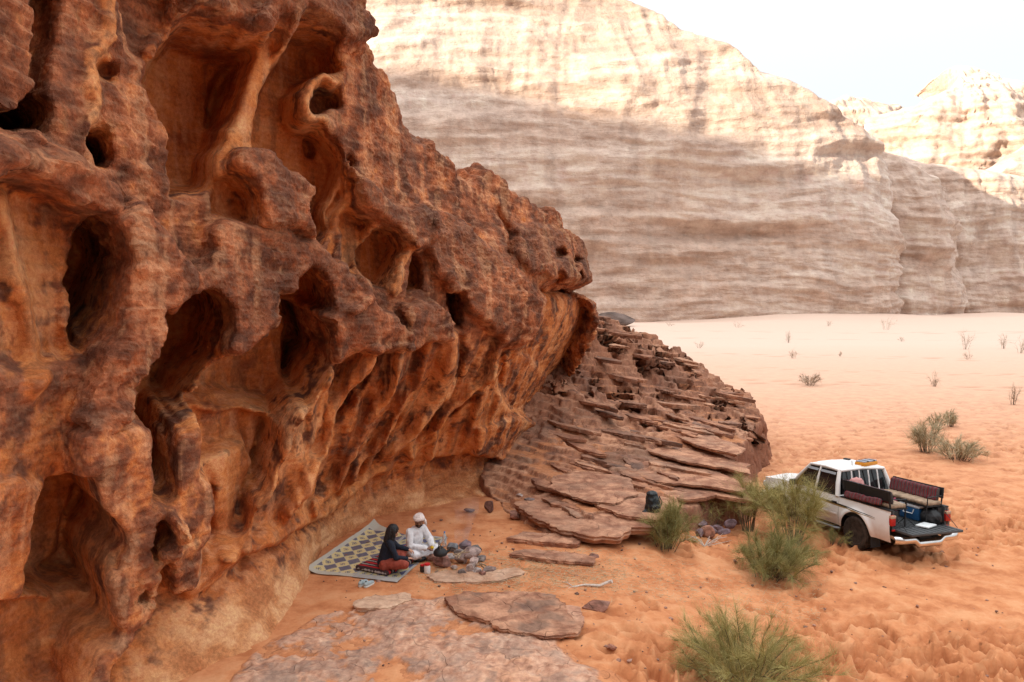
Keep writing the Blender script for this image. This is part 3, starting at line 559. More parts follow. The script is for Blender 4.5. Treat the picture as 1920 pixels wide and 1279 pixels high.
LEDGE_EDGE = [at(900,925,0), at(960,962,0), at(1040,1006,.1), at(1105,1002,.2), at(1150,978,.2), at(1240,962,.2), at(1310,956,.2), at(1408,932,.2), at(1418,905,.3), at(1385,868,.4),
              (8.6,27.2),(9.3,28.6),(9.75,30.3),(10.0,32.0),(11,36),(2,37),(-1,30),(-1.5,25)]
def rbf(pts, X, Y):
    p = np.array(pts); k = lambda d: np.where(d > 1e-9, d*d*np.log(d+1e-9), 0)
    A = k(np.hypot(p[:, None, 0]-p[None, :, 0], p[:, None, 1]-p[None, :, 1]))+.15*np.eye(len(p)); Q = np.c_[np.ones(len(p)), p[:, :2]]
    M = np.block([[A, Q], [Q.T, np.zeros((3, 3))]]); w_ = np.linalg.solve(M, np.r_[p[:, 2], 0, 0, 0])
    out = w_[-3]+w_[-2]*X+w_[-1]*Y
    for i in range(len(p)): out = out+w_[i]*k(np.hypot(X-p[i, 0], Y-p[i, 1]))
    return out
def ledge_h(X, Y):
    z = rbf(LEDGE_PTS, X, Y)
    wx, wy = X+.35*perlin(X*.9, Y*.9, 2.5)+.12*perlin(X*3, Y*3, 6.5), Y+.35*perlin(X*.9, Y*.9, 12.5)+.12*perlin(X*3, Y*3, 16.5)
    sd = np.where(inside(wx, wy, LEDGE_EDGE), 1, -1)*seg_dist(wx, wy, LEDGE_EDGE, True)
    up = step(Y-.25*X, 23.5, 26.5); q = z+.12*X+(.15+.28*up)*fbm(X*.6, Y*.7, 3.3, 4, .62)+.05*perlin(X*.7+Y*.7, (X-Y)*.2, 8.1)
    s = .15+.06*up; k = q/s+.55*perlin(X*.25, Y*.25, 30.0); f = k-np.floor(k)
    zt = s*(np.floor(k)+.22*f+.78*sstep((f-.80)/.20))-s*.55*perlin(X*.25, Y*.25, 30.0)-.12*X
    zt = zt+.03*fbm(X*2.2, Y*3.4, 9.3, 4, .6)
    gz = ground_z(X, Y)
    return np.minimum(zt, gz-.35+np.clip((sd+.12)*5.0, -1.2, 9)), sd
def build_ledge():
    ys = [16.2]
    while ys[-1] < 36.5: ys.append(ys[-1]+.0019*ys[-1])
    xs = np.arange(-1.6, 10.9, .041); X, Y = np.meshgrid(xs, np.array(ys))
    Z, sd = ledge_h(X, Y)
    P = np.dstack([X, Y, Z]); n = grid_normals(P)
    if n[..., 2].mean() < 0: n = -n
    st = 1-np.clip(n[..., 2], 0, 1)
    d = .05*fbm(X*2, Y*2, Z*4, 3, .6)*st+.10*fbm(X*.9, Y*.9, Z*1.3, 3, .5)*st*step(Y, 24, 28)
    cav = np.clip(fbm(X*.9+5, Y*.8, Z*1.1, 2)-.05, 0, .5)*step(Y, 25.5, 27.5)*step(st, .08, .35); d -= 1.6*cav
    d += .012*fbm(X*7, Y*7, Z*20, 2, .6)
    P = P+n*d[..., None]; X, Y, Z = P[..., 0], P[..., 1], P[..., 2]
    mid = fbm(X*1.4, Y*1.8, Z*3, 4, .6); big = fbm(X*.45, Y*.45, 6.1, 3); fine = fbm(X*6, Y*9, Z*12, 3, .6)
    c = cramp(.7*mid+.5*fine, [(-.7, (.13, .075, .062)), (-.25, (.29, .150, .102)), (.1, (.43, .245, .165)), (.6, (.56, .345, .24))])
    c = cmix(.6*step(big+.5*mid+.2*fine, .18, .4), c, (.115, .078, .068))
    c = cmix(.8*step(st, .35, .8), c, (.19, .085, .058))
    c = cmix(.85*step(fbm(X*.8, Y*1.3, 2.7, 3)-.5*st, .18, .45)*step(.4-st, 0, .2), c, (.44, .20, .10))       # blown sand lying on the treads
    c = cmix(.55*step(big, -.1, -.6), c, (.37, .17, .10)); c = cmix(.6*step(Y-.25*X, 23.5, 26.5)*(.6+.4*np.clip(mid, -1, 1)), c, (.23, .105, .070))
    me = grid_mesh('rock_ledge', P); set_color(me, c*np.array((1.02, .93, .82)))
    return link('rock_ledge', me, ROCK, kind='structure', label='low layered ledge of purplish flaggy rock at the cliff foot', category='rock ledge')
ROCK = rock_material('flaggy_rock', (3, 3, 16), 9, .035, (.3, .75), .36, (1.6, 1.6, 2.0))
LEDGE = build_ledge()

def plate_mesh(name, outline, z, thick, seed, tilt=(0, 0), rough=.02, col=((.26, .13, .09), (.50, .29, .20)), dark=.3, rings=16, nth=120):
    """a flat slab of rock: irregular outline, broken edge, slightly uneven top"""
    o = np.array(outline, float); c = o.mean(0); d = o-c
    sg = np.r_[0, np.cumsum(np.hypot(*(np.roll(o, -1, 0)-o).T))]; t = np.linspace(0, sg[-1], nth+1)[:-1]
    oc = np.vstack([o, o[:1]]); B = np.stack([np.interp(t, sg, oc[:, j]) for j in (0, 1)], -1)
    B = B+(.12*perlin(B[:, 0]*2.4, B[:, 1]*2.4, seed)+.05*perlin(B[:, 0]*8, B[:, 1]*8, seed+2)+.025*perlin(B[:, 0]*19, B[:, 1]*19, seed+4))[:, None]*((B-c)/np.linalg.norm(B-c, axis=1)[:, None])
    rows = []
    for k in np.linspace(.0, 1, rings): rows.append((k, 0.0))
    for q, k in ((.12, 1.012), (.3, .985), (.5, 1.01), (.72, .975), (1.0, .96)): rows.append((k, q))
    rows.append((.0, 1.0))
    P = np.zeros((len(rows), nth+1, 3))
    for i, (k, q) in enumerate(rows):
        xy = c+(B-c)*k; zz = z-thick*q+tilt[0]*(xy[:, 0]-c[0])+tilt[1]*(xy[:, 1]-c[1])
        if q > 0: xy = xy+.02*perlin(xy[:, 0]*8, xy[:, 1]*8, seed+q*9)[:, None]
        else: zz = zz+rough*fbm(xy[:, 0]*2.4, xy[:, 1]*2.4, seed, 4, .6)-.012*step(np.full(nth, k), .9, 1)
        P[i, :-1] = np.c_[xy, zz]; P[i, -1] = P[i, 0]
    X, Y, Z = P[..., 0], P[..., 1], P[..., 2]
    v = fbm(X*3, Y*3, Z*6+seed, 4, .6); b = fbm(X*1.2, Y*1.2, seed+4, 3)
    cc = cmix(step(v, -.5, .5), np.broadcast_to(col[0], v.shape+(3,)), col[1]); cc = cmix(dark*step(b+.4*v, .0, .4), cc, (.085, .070, .070))
    me = grid_mesh(name, P[:, ::-1]); set_color(me, cc[:, ::-1]*np.array((1.02, .93, .82))); me.set_sharp_from_angle(angle=R(38)); return me
def pxs(pts, z): return [at(x, y, z) for x, y in pts]
# overhanging lip slabs of the ledge: parts of it
for i, (pts, z, th, tl) in enumerate([
        ([(965,945),(1000,968),(1060,992),(1120,1004),(1165,1004),(1185,990),(1225,990),(1245,968),(1200,940),(1120,925),(1030,925)], .33, .20, (.02, .03)),
        ([(1120,948),(1180,968),(1232,975),(1275,962),(1260,938),(1190,925),(1130,930)], .47, .12, (0, .04)),
        ([(1030,915),(1090,935),(1150,940),(1200,925),(1180,900),(1100,890),(1040,898)], .60, .10, (0, .05)),
        ([(1230,925),(1290,938),(1350,930),(1418,938),(1420,930),(1370,908),(1290,900),(1240,908)], .42, .10, (-.02, .03)),
        ([(1170,890),(1240,905),(1320,908),(1400,918),(1395,900),(1330,880),(1240,868),(1180,875)], .62, .09, (-.02, .04)),
        ([(1215,850),(1290,868),(1360,875),(1410,885),(1405,868),(1340,850),(1270,838)], .80, .09, (-.03, .03)),
        ([(1260,818),(1320,838),(1385,850),(1398,838),(1340,818),(1290,806)], 1.05, .10, (-.03, .02)),
        ([(950,1042),(1010,1050),(1070,1058),(1110,1060),(1120,1050),(1070,1038),(1000,1034)], .10, .10, (0, 0)),
        ([(955,1012),(1020,1020),(1090,1024),(1100,1012),(1040,1004),(980,1000)], .12, .12, (0, .02))]):
    link('slab', plate_mesh('slab', pxs(pts, z), z, th, 3.3*i+1, tl), ROCK, parent=LEDGE)

# flaggy layers breaking out all over the ledge: many angular slabs lying along the bedding
r9 = random.Random(31)
for i in range(120):
    if i < 70: cx, cy = r9.uniform(1.2, 7.4), r9.uniform(18.2, 26.5)
    else: cx, cy = r9.uniform(2.5, 9.3), r9.uniform(26.0, 32.0)
    if not inside(np.array([[cx]]), np.array([[cy]]), LEDGE_EDGE)[0, 0]: continue
    L_, W_ = r9.uniform(.7, 2.3), r9.uniform(.25, .75); an = R(-45)+r9.gauss(0, .22); pts = []
    for a in sorted(r9.uniform(0, 2*math.pi) for _ in range(r9.randint(7, 10))):
        u_, v_ = .5*L_*math.cos(a)*r9.uniform(.8, 1.1), .5*W_*math.sin(a)*r9.uniform(.75, 1.15); pts.append((cx+u_*math.cos(an)-v_*math.sin(an), cy+u_*math.sin(an)+v_*math.cos(an)))
    if not inside(np.array([[p[0] for p in pts]])*1.0, np.array([[p[1] for p in pts]])*1.0, LEDGE_EDGE).all(): continue
    hh = float(ledge_h(np.array([[cx]]), np.array([[cy]]))[0][0, 0]); th = r9.uniform(.07, .16)
    k = r9.random(); cc = ((.22, .105, .072), (.44, .235, .155)) if k < .5 else (((.14, .080, .062), (.33, .19, .14)) if k < .8 else ((.32, .17, .115), (.54, .33, .235)))
    link('slab', plate_mesh('slab', pts, hh+th*r9.uniform(.45, .8), th, 200+i, (-.10+r9.gauss(0, .03), .03+r9.gauss(0, .03)), .02, cc, .45, 6, 56), ROCK, parent=LEDGE)
# broad rock floor in the foreground
def build_floor():
    out = pxs([(372,1310),(440,1235),(520,1185),(570,1158),(665,1132),(740,1120),(830,1117),(900,1122),(1010,1117),(1080,1142),(1098,1180),(1078,1215),(1100,1240),(1160,1262),(1190,1310)], .05)
    xs = np.arange(-4.9, 2.2, .025); ys = np.arange(10.4, 15.2, .03); X, Y = np.meshgrid(xs, ys)
    wx, wy = X+.16*perlin(X*1.5, Y*1.5, 2.5)+.06*perlin(X*5, Y*5, 6.5), Y+.2*perlin(X*1.5, Y*1.5, 12.5)+.06*perlin(X*5, Y*5, 16.5)
    sd = np.where(inside(wx, wy, out), 1, -1)*seg_dist(wx, wy, out, True)
    q = .06+.085*fbm(X*.9, Y*.9, 1.9, 5, .6); s = .034; k = q/s; f = k-np.floor(k)
    Z = s*(np.floor(k)+.2*f+.8*sstep((f-.72)/.28))+.012*fbm(X*5, Y*5, 2, 3, .6)
    Z = np.minimum(Z, -.05+np.clip(sd*.35, -.3, 5)); Z += .012*np.clip(fbm(X*3.5, Y*3.5, 7, 2), -1, 0)
    v = fbm(X*3.2, Y*3.2, Z*8, 4, .6); b = fbm(X*.9, Y*.9, 5.5, 4); e = fbm(X*9, Y*9, 3, 3, .6)
    c = cramp(.6*v+.5*e, [(-.6, (.34, .185, .13)), (0, (.52, .32, .23)), (.6, (.64, .45, .345))])
    c = cmix(.5*step(b+.5*v, .15, .5), c, (.25, .175, .15)); c = cmix(.45*step(-b+.3*e, .15, .5), c, (.52, .27, .15))
    c = cmix(.7*step(e, .25, .5)*step(b, .1, .3), c, (.50, .35, .27)); c = cmix(.5*step(fbm(X*2.3, Y*2.3, 15.5, 4, .6), .25, .5), c, (.19, .145, .13)); c = cmix(.9*step(.035-Z+.012*e, 0, .02), c, (.47, .205, .095))
    me = grid_mesh('rock_floor', np.dstack([X, Y, Z])); set_color(me, c*np.array((1.04, .95, .86)))
    return link('rock_floor', me, ROCK, kind='structure', label='bare flat rock floor in front of the campsite', category='rock floor')
build_floor()
FLAG = link('rock_slab', plate_mesh('rock_slab', pxs([(836,1128),(880,1117),(955,1113),(1035,1120),(1068,1143),(1094,1168),(1082,1192),(1045,1202),(990,1198),(935,1182),(895,1165),(850,1152)], .13), .13, .10, 41.0, (.0, .0), .035, dark=.6, rings=26, nth=200), ROCK,
     label='raised cracked grey-brown flagstone on the foreground rock floor', category='rock slab')
link('rock_slab', plate_mesh('rock_slab', pxs([(660,1133),(700,1120),(755,1117),(770,1128),(745,1143),(700,1148),(668,1145)], .10), .10, .08, 47.0, rough=.015, col=((.48, .33, .25), (.62, .46, .36)), dark=.1), ROCK,
     label='pale thin rock slab left of the raised flagstone', category='rock slab')
link('rock_slab', plate_mesh('rock_slab', pxs([(1062,1142),(1090,1148),(1098,1170),(1085,1180),(1070,1165)], .12), .12, .12, 52.0, rough=.015, col=((.40, .22, .16), (.55, .34, .25)), dark=.1), ROCK,
     label='small pinkish slab tucked against the flagstone edge', category='rock slab')

def stone_mesh(name, sx, sy, sz, seed, col, cuts=7, sub=3, rough=.05):
    bm = bmesh.new(); bmesh.ops.create_icosphere(bm, subdivisions=sub, radius=1)
    r = random.Random(seed); pl = []
    for i in range(cuts):
        v = Vector((r.gauss(0, 1), r.gauss(0, 1), r.gauss(0, .8))).normalized(); pl.append((v, r.uniform(.42, .80)))
    for v in bm.verts:
        for n_, d_ in pl:
            k = v.co.dot(n_)-d_
            if k > 0: v.co -= n_*k*.98
    P = np.array([v.co for v in bm.verts]); d = rough*fbm(P[:, 0]*2+seed, P[:, 1]*2, P[:, 2]*2, 4, .6)
    for i, v in enumerate(bm.verts): v.co = v.co*(1+float(d[i])); v.co.x *= sx; v.co.y *= sy; v.co.z *= sz
    zm = min(v.co.z for v in bm.verts)
    for v in bm.verts: v.co.z -= zm
    me = bpy.data.meshes.new(name); bm.to_mesh(me); bm.free()
    n = fbm(P[:, 0]*1.7+seed, P[:, 1]*1.7, P[:, 2]*1.7, 4, .6); c = cmix(step(n, -.5, .5), np.broadcast_to(np.array(col)*.6, (len(P), 3)), np.array(col)*1.25)
    set_color(me, c)
    me.polygons.foreach_set('use_smooth', np.zeros(len(me.polygons), bool)); return me
def rock(px, py, z, w, d, h, seed, col, label, name='rock', rz=0.0, group=None, cuts=7, sink=.12, tilt=(0, 0)):
    x, y = at(px, py, z)
    o = link(name, stone_mesh(name, w/2, d/2, h/2, seed, col, cuts), ROCK, label=label, category='rock')
    o.location = (x, y, z-sink*h); o.rotation_euler = (tilt[0], tilt[1], rz)
    if group: o['group'] = group
    return o
RB = (.27, .14, .105); GB = (.17, .125, .11)
rock(917, 962, .03, .26, .22, .34, 3, (.19, .10, .08), 'small dark upright pointed rock on the sand behind the hearth', cuts=9)
rock(965, 975, .03, .36, .28, .24, 5, RB, 'brown angular rock beside the layered ledge behind the hearth')
rock(880, 962, .02, .30, .2, .12, 8, (.20, .11, .085), 'low dark rock left of the pointed rock')
rock(1122, 1152, -.02, .70, .42, .26, 11, (.30, .155, .115), 'reddish wedge-shaped rock right of the foreground flagstone', cuts=8)
rock(1150, 1228, -.1, .18, .14, .10, 14, (.33, .15, .10), 'fist-sized red stone alone on the sand right of the slabs')
rock(1115, 1053, -.05, .30, .22, .16, 17, RB, 'small brown rock at the outer end of the ledge step')
rock(975, 935, .25, .20, .18, .12, 19, (.42, .33, .30), 'pale grey stone lying on the near ledge slabs', name='rock')
rock(993, 942, .3, .28, .2, .12, 22, (.20, .15, .14), 'dark flat stone beside the pale grey stone on the ledge')
rock(1330, 1012, -.35, .38, .30, .42, 25, (.33, .16, .11), 'reddish pointed rock behind the bleached twigs')
b = rock(1152, 598, -.6, 12, 6, 4.2, 29, (.14, .10, .085), 'dark boulder outcrop far out where the cliff meets the plain'); b.location = (33*1.9, 240*1.0, -.8) if False else (23.5, 185, -1.2)
r3 = random.Random(8)
for i in range(9):
    rock(1345+r3.uniform(-32, 38), 1002+r3.uniform(-16, 10), -.38+r3.uniform(0, .14), r3.uniform(.22, .4), r3.uniform(.2, .3), r3.uniform(.16, .28), 60+i, (.17, .115, .125),
         'purplish stone in the heap between the green shrubs', name='rock', group='purplish stones heaped between the shrubs', rz=r3.uniform(0, 3))
# ------------------------------------------------------------------ small geometry kit
class MB:
    """collects shapes and turns them into ONE mesh object"""
    def __init__(self): self.bm = bmesh.new()
    def box(self, c, s, rot=(0, 0, 0), bevel=0.0, seg=2):
        r = bmesh.ops.create_cube(self.bm, size=1); vs = r['verts']
        M = Matrix.Translation(c) @ Euler(rot).to_matrix().to_4x4()
        for v in vs: v.co = Vector((v.co.x*s[0], v.co.y*s[1], v.co.z*s[2]))
        if bevel > 0:
            es = list({e for v in vs for e in v.link_edges})
            rr = bmesh.ops.bevel(self.bm, geom=es, offset=min(bevel, .49*min(s)), segments=seg, profile=.5, affect='EDGES')
            vs = list({v for f in rr['faces'] for v in f.verts} | {v for v in vs if v.is_valid})
        for v in vs: v.co = M @ v.co
        return self
    def tube(self, pts, r, n=8, cap=True):
        pts = [Vector(p) for p in pts]; k = len(pts); rs = r if isinstance(r, (list, tuple)) else [r]*k
        prev = None; rings = []; up = None
        for i, p in enumerate(pts):
            t = (pts[min(i+1, k-1)]-pts[max(i-1, 0)]).normalized()
            if up is None: up = t.orthogonal().normalized()
            up = (up-t*up.dot(t)).normalized(); sd = t.cross(up)
            rings.append([self.bm.verts.new(p+(up*math.cos(a)+sd*math.sin(a))*rs[i]) for a in (2*math.pi*j/n for j in range(n))])
        for a, b in zip(rings[:-1], rings[1:]):
            for j in range(n): self.bm.faces.new((a[j], a[(j+1) % n], b[(j+1) % n], b[j]))
        if cap and n > 2:
            self.bm.faces.new(rings[0][::-1]); self.bm.faces.new(rings[-1])
        return self
    def lathe(self, prof, c=(0, 0, 0), n=24, M=None):
        rings = []
        for (r, z) in prof:
            rings.append([self.bm.verts.new(((M @ Vector((r*math.cos(2*math.pi*j/n), r*math.sin(2*math.pi*j/n), z))) if M else Vector((r*math.cos(2*math.pi*j/n), r*math.sin(2*math.pi*j/n), z)))+Vector(c)) for j in range(n)])
        for a, b in zip(rings[:-1], rings[1:]):
            for j in range(n): self.bm.faces.new((a[j], a[(j+1) % n], b[(j+1) % n], b[j]))
        self.bm.faces.new(rings[0][::-1]); self.bm.faces.new(rings[-1]); return self
    def ball(self, c, s, rot=(0, 0, 0), sub=3):
        r = bmesh.ops.create_icosphere(self.bm, subdivisions=sub, radius=1); M = Matrix.Translation(c) @ Euler(rot).to_matrix().to_4x4()
        for v in r['verts']: v.co = M @ Vector((v.co.x*s[0], v.co.y*s[1], v.co.z*s[2]))
        return self
    def limb(self, pts, rs):                      # tapered capsule chain
        self.tube(pts, list(rs), 12)
        for p, r in zip(pts, rs): self.ball(p, (r, r, r), sub=2)
        return self
    def grid(self, P):
        P = np.asarray(P); nr, nc = P.shape[:2]
        V = [[self.bm.verts.new(P[i, j]) for j in range(nc)] for i in range(nr)]
        for i in range(nr-1):
            for j in range(nc-1): self.bm.faces.new((V[i][j], V[i][j+1], V[i+1][j+1], V[i+1][j]))
        return self
    def prism(self, pts, z0, z1, axis='z', bevel=0.0):
        """polygon in a plane pulled along an axis"""
        f = {'z': lambda a, b, h: (a, b, h), 'y': lambda a, b, h: (a, h, b), 'x': lambda a, b, h: (h, a, b)}[axis]
        lo = [self.bm.verts.new(f(a, b, z0)) for a, b in pts]; hi = [self.bm.verts.new(f(a, b, z1)) for a, b in pts]; n = len(pts)
        fs = [self.bm.faces.new(lo[::-1]), self.bm.faces.new(hi)]
        for i in range(n): fs.append(self.bm.faces.new((lo[i], lo[(i+1) % n], hi[(i+1) % n], hi[i])))
        if bevel:
            es = list({e for q in fs for e in q.edges}); bmesh.ops.bevel(self.bm, geom=es, offset=bevel, segments=2, profile=.5, affect='EDGES')
        return self
    def mesh(self, name, smooth=40):
        bmesh.ops.recalc_face_normals(self.bm, faces=self.bm.faces)
        me = bpy.data.meshes.new(name); self.bm.to_mesh(me); self.bm.free()
        me.polygons.foreach_set('use_smooth', np.ones(len(me.polygons), bool)); me.set_sharp_from_angle(angle=R(smooth)); return me
    def build(self, name, mat, parent=None, smooth=40, **props): return link(name, self.mesh(name, smooth), mat, parent, **props)
    def remesh(self, name, mat, parent=None, voxel=.01, it=6, wrinkle=0.0, wscale=14, **props):
        """fuse the shapes into one continuous skin"""
        me = bpy.data.meshes.new(name); self.bm.to_mesh(me); self.bm.free()
        o = bpy.data.objects.new(name+'_tmp', me); COL.objects.link(o)
        m = o.modifiers.new('r', 'REMESH'); m.mode = 'VOXEL'; m.voxel_size = voxel
        m = o.modifiers.new('s', 'SMOOTH'); m.factor = .5; m.iterations = it
        dg = bpy.context.evaluated_depsgraph_get(); dg.update(); me2 = bpy.data.meshes.new_from_object(o.evaluated_get(dg)); me2.name = name
        bpy.data.objects.remove(o); bpy.data.meshes.remove(me)
        if wrinkle:
            n = len(me2.vertices); co = np.empty(n*3, np.float32); me2.vertices.foreach_get('co', co); co = co.reshape(-1, 3)
            nm = np.empty(n*3, np.float32); me2.vertices.foreach_get('normal', nm); nm = nm.reshape(-1, 3)
            w_ = fbm(co[:, 0]*wscale, co[:, 1]*wscale, co[:, 2]*wscale*.6, 3, .5, True); co = co+nm*(wrinkle*(w_-.3))[:, None]
            me2.vertices.foreach_set('co', co.ravel())
        me2.polygons.foreach_set('use_smooth', np.ones(len(me2.polygons), bool)); return link(name, me2, mat, parent, **props)
# ------------------------------------------------------------------ white double-cab pickup
def dusty_paint():
    t = NT('white_paint_dusty'); P = t.pos(obj=True); sx = t.n('SeparateXYZ'); t.l(t.n('TexCoord').outputs['Object'], sx.inputs[0])
    n = t.noise(6, 5, P, .65)
    k = t.mr(t.math('ADD', sx.outputs[2], t.math('MULTIPLY', n, .5)), .55, 1.05, .75, .08)        # red dust clings low on the sides
    t.color(t.mix(k, (.76, .76, .75), (.50, .31, .20))); t.b.inputs['Roughness'].default_value = .38; t.b.inputs['Specular IOR Level'].default_value = .5; return t.m
PAINT = dusty_paint(); GLASS = plain('tinted_glass', (.012, .014, .015), .06, spec=.6, var=.02)
BLACK = plain('black_trim', (.014, .014, .015), .55); DKMET = plain('dark_bed_liner', (.055, .058, .06), .6, bump=.2); CHROME = plain('chrome', (.72, .70, .68), .16, 1.0, var=.1, nscale=6)
RUBBER = plain('dusty_tyre_rubber', (.05, .036, .028), .9, spec=.15, var=.5, nscale=9); REDL = plain('red_lens', (.42, .02, .015), .2); AMBER = plain('amber_lens', (.45, .30, .20), .2)
def stripes(name, a, b, c, scale, axis=0):
    t = NT(name); sx = t.n('SeparateXYZ'); t.l(t.n('TexCoord').outputs['Object'], sx.inputs[0])
    f = t.math('FRACT', t.math('MULTIPLY', sx.outputs[axis], scale)); col = t.ramp(f, [(0, a), (.30, a), (.32, b), (.55, b), (.57, c), (.70, c), (.72, b), (1, b)])
    n = t.noise(40, 3, t.pos(obj=True)); t.color(t.mix(.3, col, t.mix(n, (.1, .1, .1), (.9, .9, .9)), 'OVERLAY')); return t.m
STRIPED = stripes('maroon_striped_cloth', (.16, .020, .028), (.075, .062, .060), (.24, .035, .045), 9)
TAN = plain('faded_tan_cloth', (.30, .21, .14), .9, var=.4, nscale=8)
def build_truck():
    T = empty('pickup_truck', label='white double-cab pickup truck parked with its tailgate down', category='truck')
    WR, AR = .385, .47
    def zbot(x):
        z = .43
        for cx in (0.0, 2.85):
            d = abs(x-cx)
            if d < AR: z = max(z, .40+math.sqrt(AR*AR-d*d))
        if x > 3.35: z = max(z, .43)
        return z
    def ztop(x):
        if x < .60: return 1.12
        if x < 2.30: return 1.13
        return 1.13-.10*((x-2.30)/1.35)**1.5
    def side(x, t, s):
        zb, zt = zbot(x), ztop(x); z = zb+(zt-zb)*t
        y = .845-.045*max(0, (z-.75)/.4)**2-.05*max(0, (.75-z)/.35)**2
        for cx in (0.0, 2.85):
            d = math.hypot(x-cx, z-.40); y += .045*math.exp(-((d-AR-.03)/.065)**2)
        if x > 3.2: y -= .16*((x-3.2)/.45)**2
        return (x, s*y, z)
    for s in (1, -1):
        for nm, x0, x1 in (('bed_side', -1.05, .565), ('rear_door', .575, 1.42), ('front_door', 1.43, 2.34), ('front_fender', 2.35, 3.62)):
            xs = np.linspace(x0, x1, max(10, int((x1-x0)/.03))); m = MB()
            m.grid([[side(x, t, s) for x in xs] for t in np.linspace(0, 1, 15)])
            p = m.build('door' if 'door' in nm else nm, PAINT, T, 30)
            if 'door' in nm:
                MB().box((x0+.13, s*.855, .97), (.17, .03, .045), bevel=.01).build('handle', BLACK, p)
                MB().box(((x0+x1)/2, s*.868, .70), (x1-x0-.06, .012, .05), bevel=.005).build('rub_strip', PAINT, p)
        # gold and black pin stripes
        for k, mt in ((0, BLACK), (1, plain('gold_stripe', (.30, .20, .07), .4))):
            m = MB(); q = []
            for x in np.linspace(-.62, 2.2, 40):
                z = .93+.035*(x-.2)*.6-.03*k-.05*max(0, -x); t = (z-zbot(x))/(ztop(x)-zbot(x)); a = side(x, t, s); w_ = .016*min(1, (x+.62)/.7)+.002
                q.append([(a[0], a[1]+s*.004, a[2]-w_), (a[0], a[1]+s*.004, a[2]+w_)])
            m.grid(q); m.build('stripe', mt, T)
        # wheels
        for cx in (0.0, 2.85):
            wl = empty('wheel'); wl.parent = T; wl.location = (cx, s*.74, WR)
            M = Euler((math.pi/2, 0, 0)).to_matrix()
            ty = MB(); ty.lathe([(.24, -.10), (.33, -.125), (.37, -.115), (.385, -.08), (.385, .08), (.37, .115), (.33, .125), (.24, .10)], n=40, M=M)
            for j in range(30):
                a = 2*math.pi*j/30; ty.box((.385*math.cos(a), 0, .385*math.sin(a)), (.016, .20, .045), (0, -a, 0))
            ty.build('tyre', RUBBER, wl)
            rm = MB(); rm.lathe([(.02, .02), (.06, .07), (.075, .075), (.16, .045), (.21, .06), (.245, .105), (.245, -.09), (.02, -.09)], n=32, M=Euler((-s*math.pi/2, 0, 0)).to_matrix())
            for j in range(6):
                a = 2*math.pi*j/6; rm.box((.14*math.cos(a), s*.05, .14*math.sin(a)), (.13, .03, .05), (0, -a, 0), .01)
            rm.build('rim', plain('black_steel_rim', (.02, .021, .023), .4), wl)
        MB().box((-.50, s*.72, .36), (.02, .26, .36), (0, .06, 0)).build('mud_flap', BLACK, T)
        MB().tube([(.55, s*.80, .36), (.62, s*.90, .37), (2.25, s*.90, .37), (2.32, s*.80, .36)], .035, 10).build('side_step', plain('step_steel', (.16, .16, .17), .35, .6), T)
        # lamps
        tl = MB().box((-1.055, s*.775, .92), (.07, .14, .24), bevel=.02).build('tail_light', REDL, T)
        MB().box((-1.06, s*.775, 1.00), (.075, .142, .075), bevel=.015).build('indicator_lens', AMBER, tl)
        MB().box((-1.06, s*.74, .70), (.03, .10, .04), bevel=.008).build('reflector', REDL, T)
        MB().box((3.60, s*.60, .86), (.08, .34, .16), bevel=.03).build('headlight', plain('clear_lens', (.6, .62, .62), .1), T)
        MB().box((2.08, s*.98, 1.20), (.09, .20, .15), bevel=.03).build('wing_mirror', BLACK, T)
    # inner dark body, floor and underside (seen through gaps and wheel arches)
    m = MB(); m.box((1.45, 0, .60), (1.72, 1.5, .42)); m.box((2.98, 0, .80), (1.2, 1.12, .42)); m.box((-.2, 0, .57), (1.7, 1.02, .16)); m.box((-.25, .62, .98), (1.5, .12, .24)); m.box((-.25, -.62, .98), (1.5, .12, .24))
    m.tube([(0, -.62, .385), (0, .62, .385)], .06); m.tube([(2.85, -.62, .385), (2.85, .62, .385)], .05); m.build('chassis', BLACK, T)
    # bonnet, nose
    P = [[(x, y*(1-.10*max(0, (x-2.9)/.75)**2), ztop(x)+.05*(1-(y/.83)**2)-.0+.012*math.cos(y*6)) for y in np.linspace(-.80, .80, 21)] for x in np.linspace(2.22, 3.60, 22)]
    MB().grid(P).build('bonnet', PAINT, T)
    MB().box((3.60, 0, .84), (.07, .86, .17), bevel=.02).build('grille', BLACK, T)
    MB().box((3.64, 0, .55), (.16, 1.62, .22), bevel=.06).build('front_bumper', PAINT, T)
    # cab roof and pillars
    def sec(x):          # half section of the greenhouse at x: (half width, height)
        return None
    zr = 1.76
    def rear_x(z): return .60+.16*(z-1.12)/.6
    def front_x(z): return 2.34-.62*(z-1.12)/.6
    def halfw(z): return .80-.155*(max(0.0, z-1.12)/.6)**1.1
    P = []
    for a in np.linspace(0, 1, 26):
        x = .73+(1.80-.73)*a; row = []
        for b_ in np.linspace(-1, 1, 31):
            y = .665*b_; e = max(abs(b_), abs(2*a-1)**1.4); zz = zr+.025*(1-b_*b_)-.075*max(0, (abs(b_)-.72)/.28)**2.2-.06*max(0, (abs(2*a-1)-.78)/.22)**2.2
            row.append((x, y, zz))
        P.append(row)
    MB().grid(P).build('roof', PAINT, T, 50)
    m = MB()
    for s in (1, -1):
        def pt(x, z): return Vector((x, s*halfw(z), z))
        for xa, xb, ra, rb in ((.645, .775, .06, .045), (1.425, 1.40, .035, .035), (2.33, 1.78, .045, .035)):
            m.tube([pt(xa, 1.11), pt((xa+xb)/2, 1.42)+Vector((0, s*.012, 0)), pt(xb, 1.71)], [ra, (ra+rb)/2, rb], 10)
        m.tube([pt(.76, 1.70), pt(1.25, 1.725), pt(1.80, 1.70)], .035, 10)
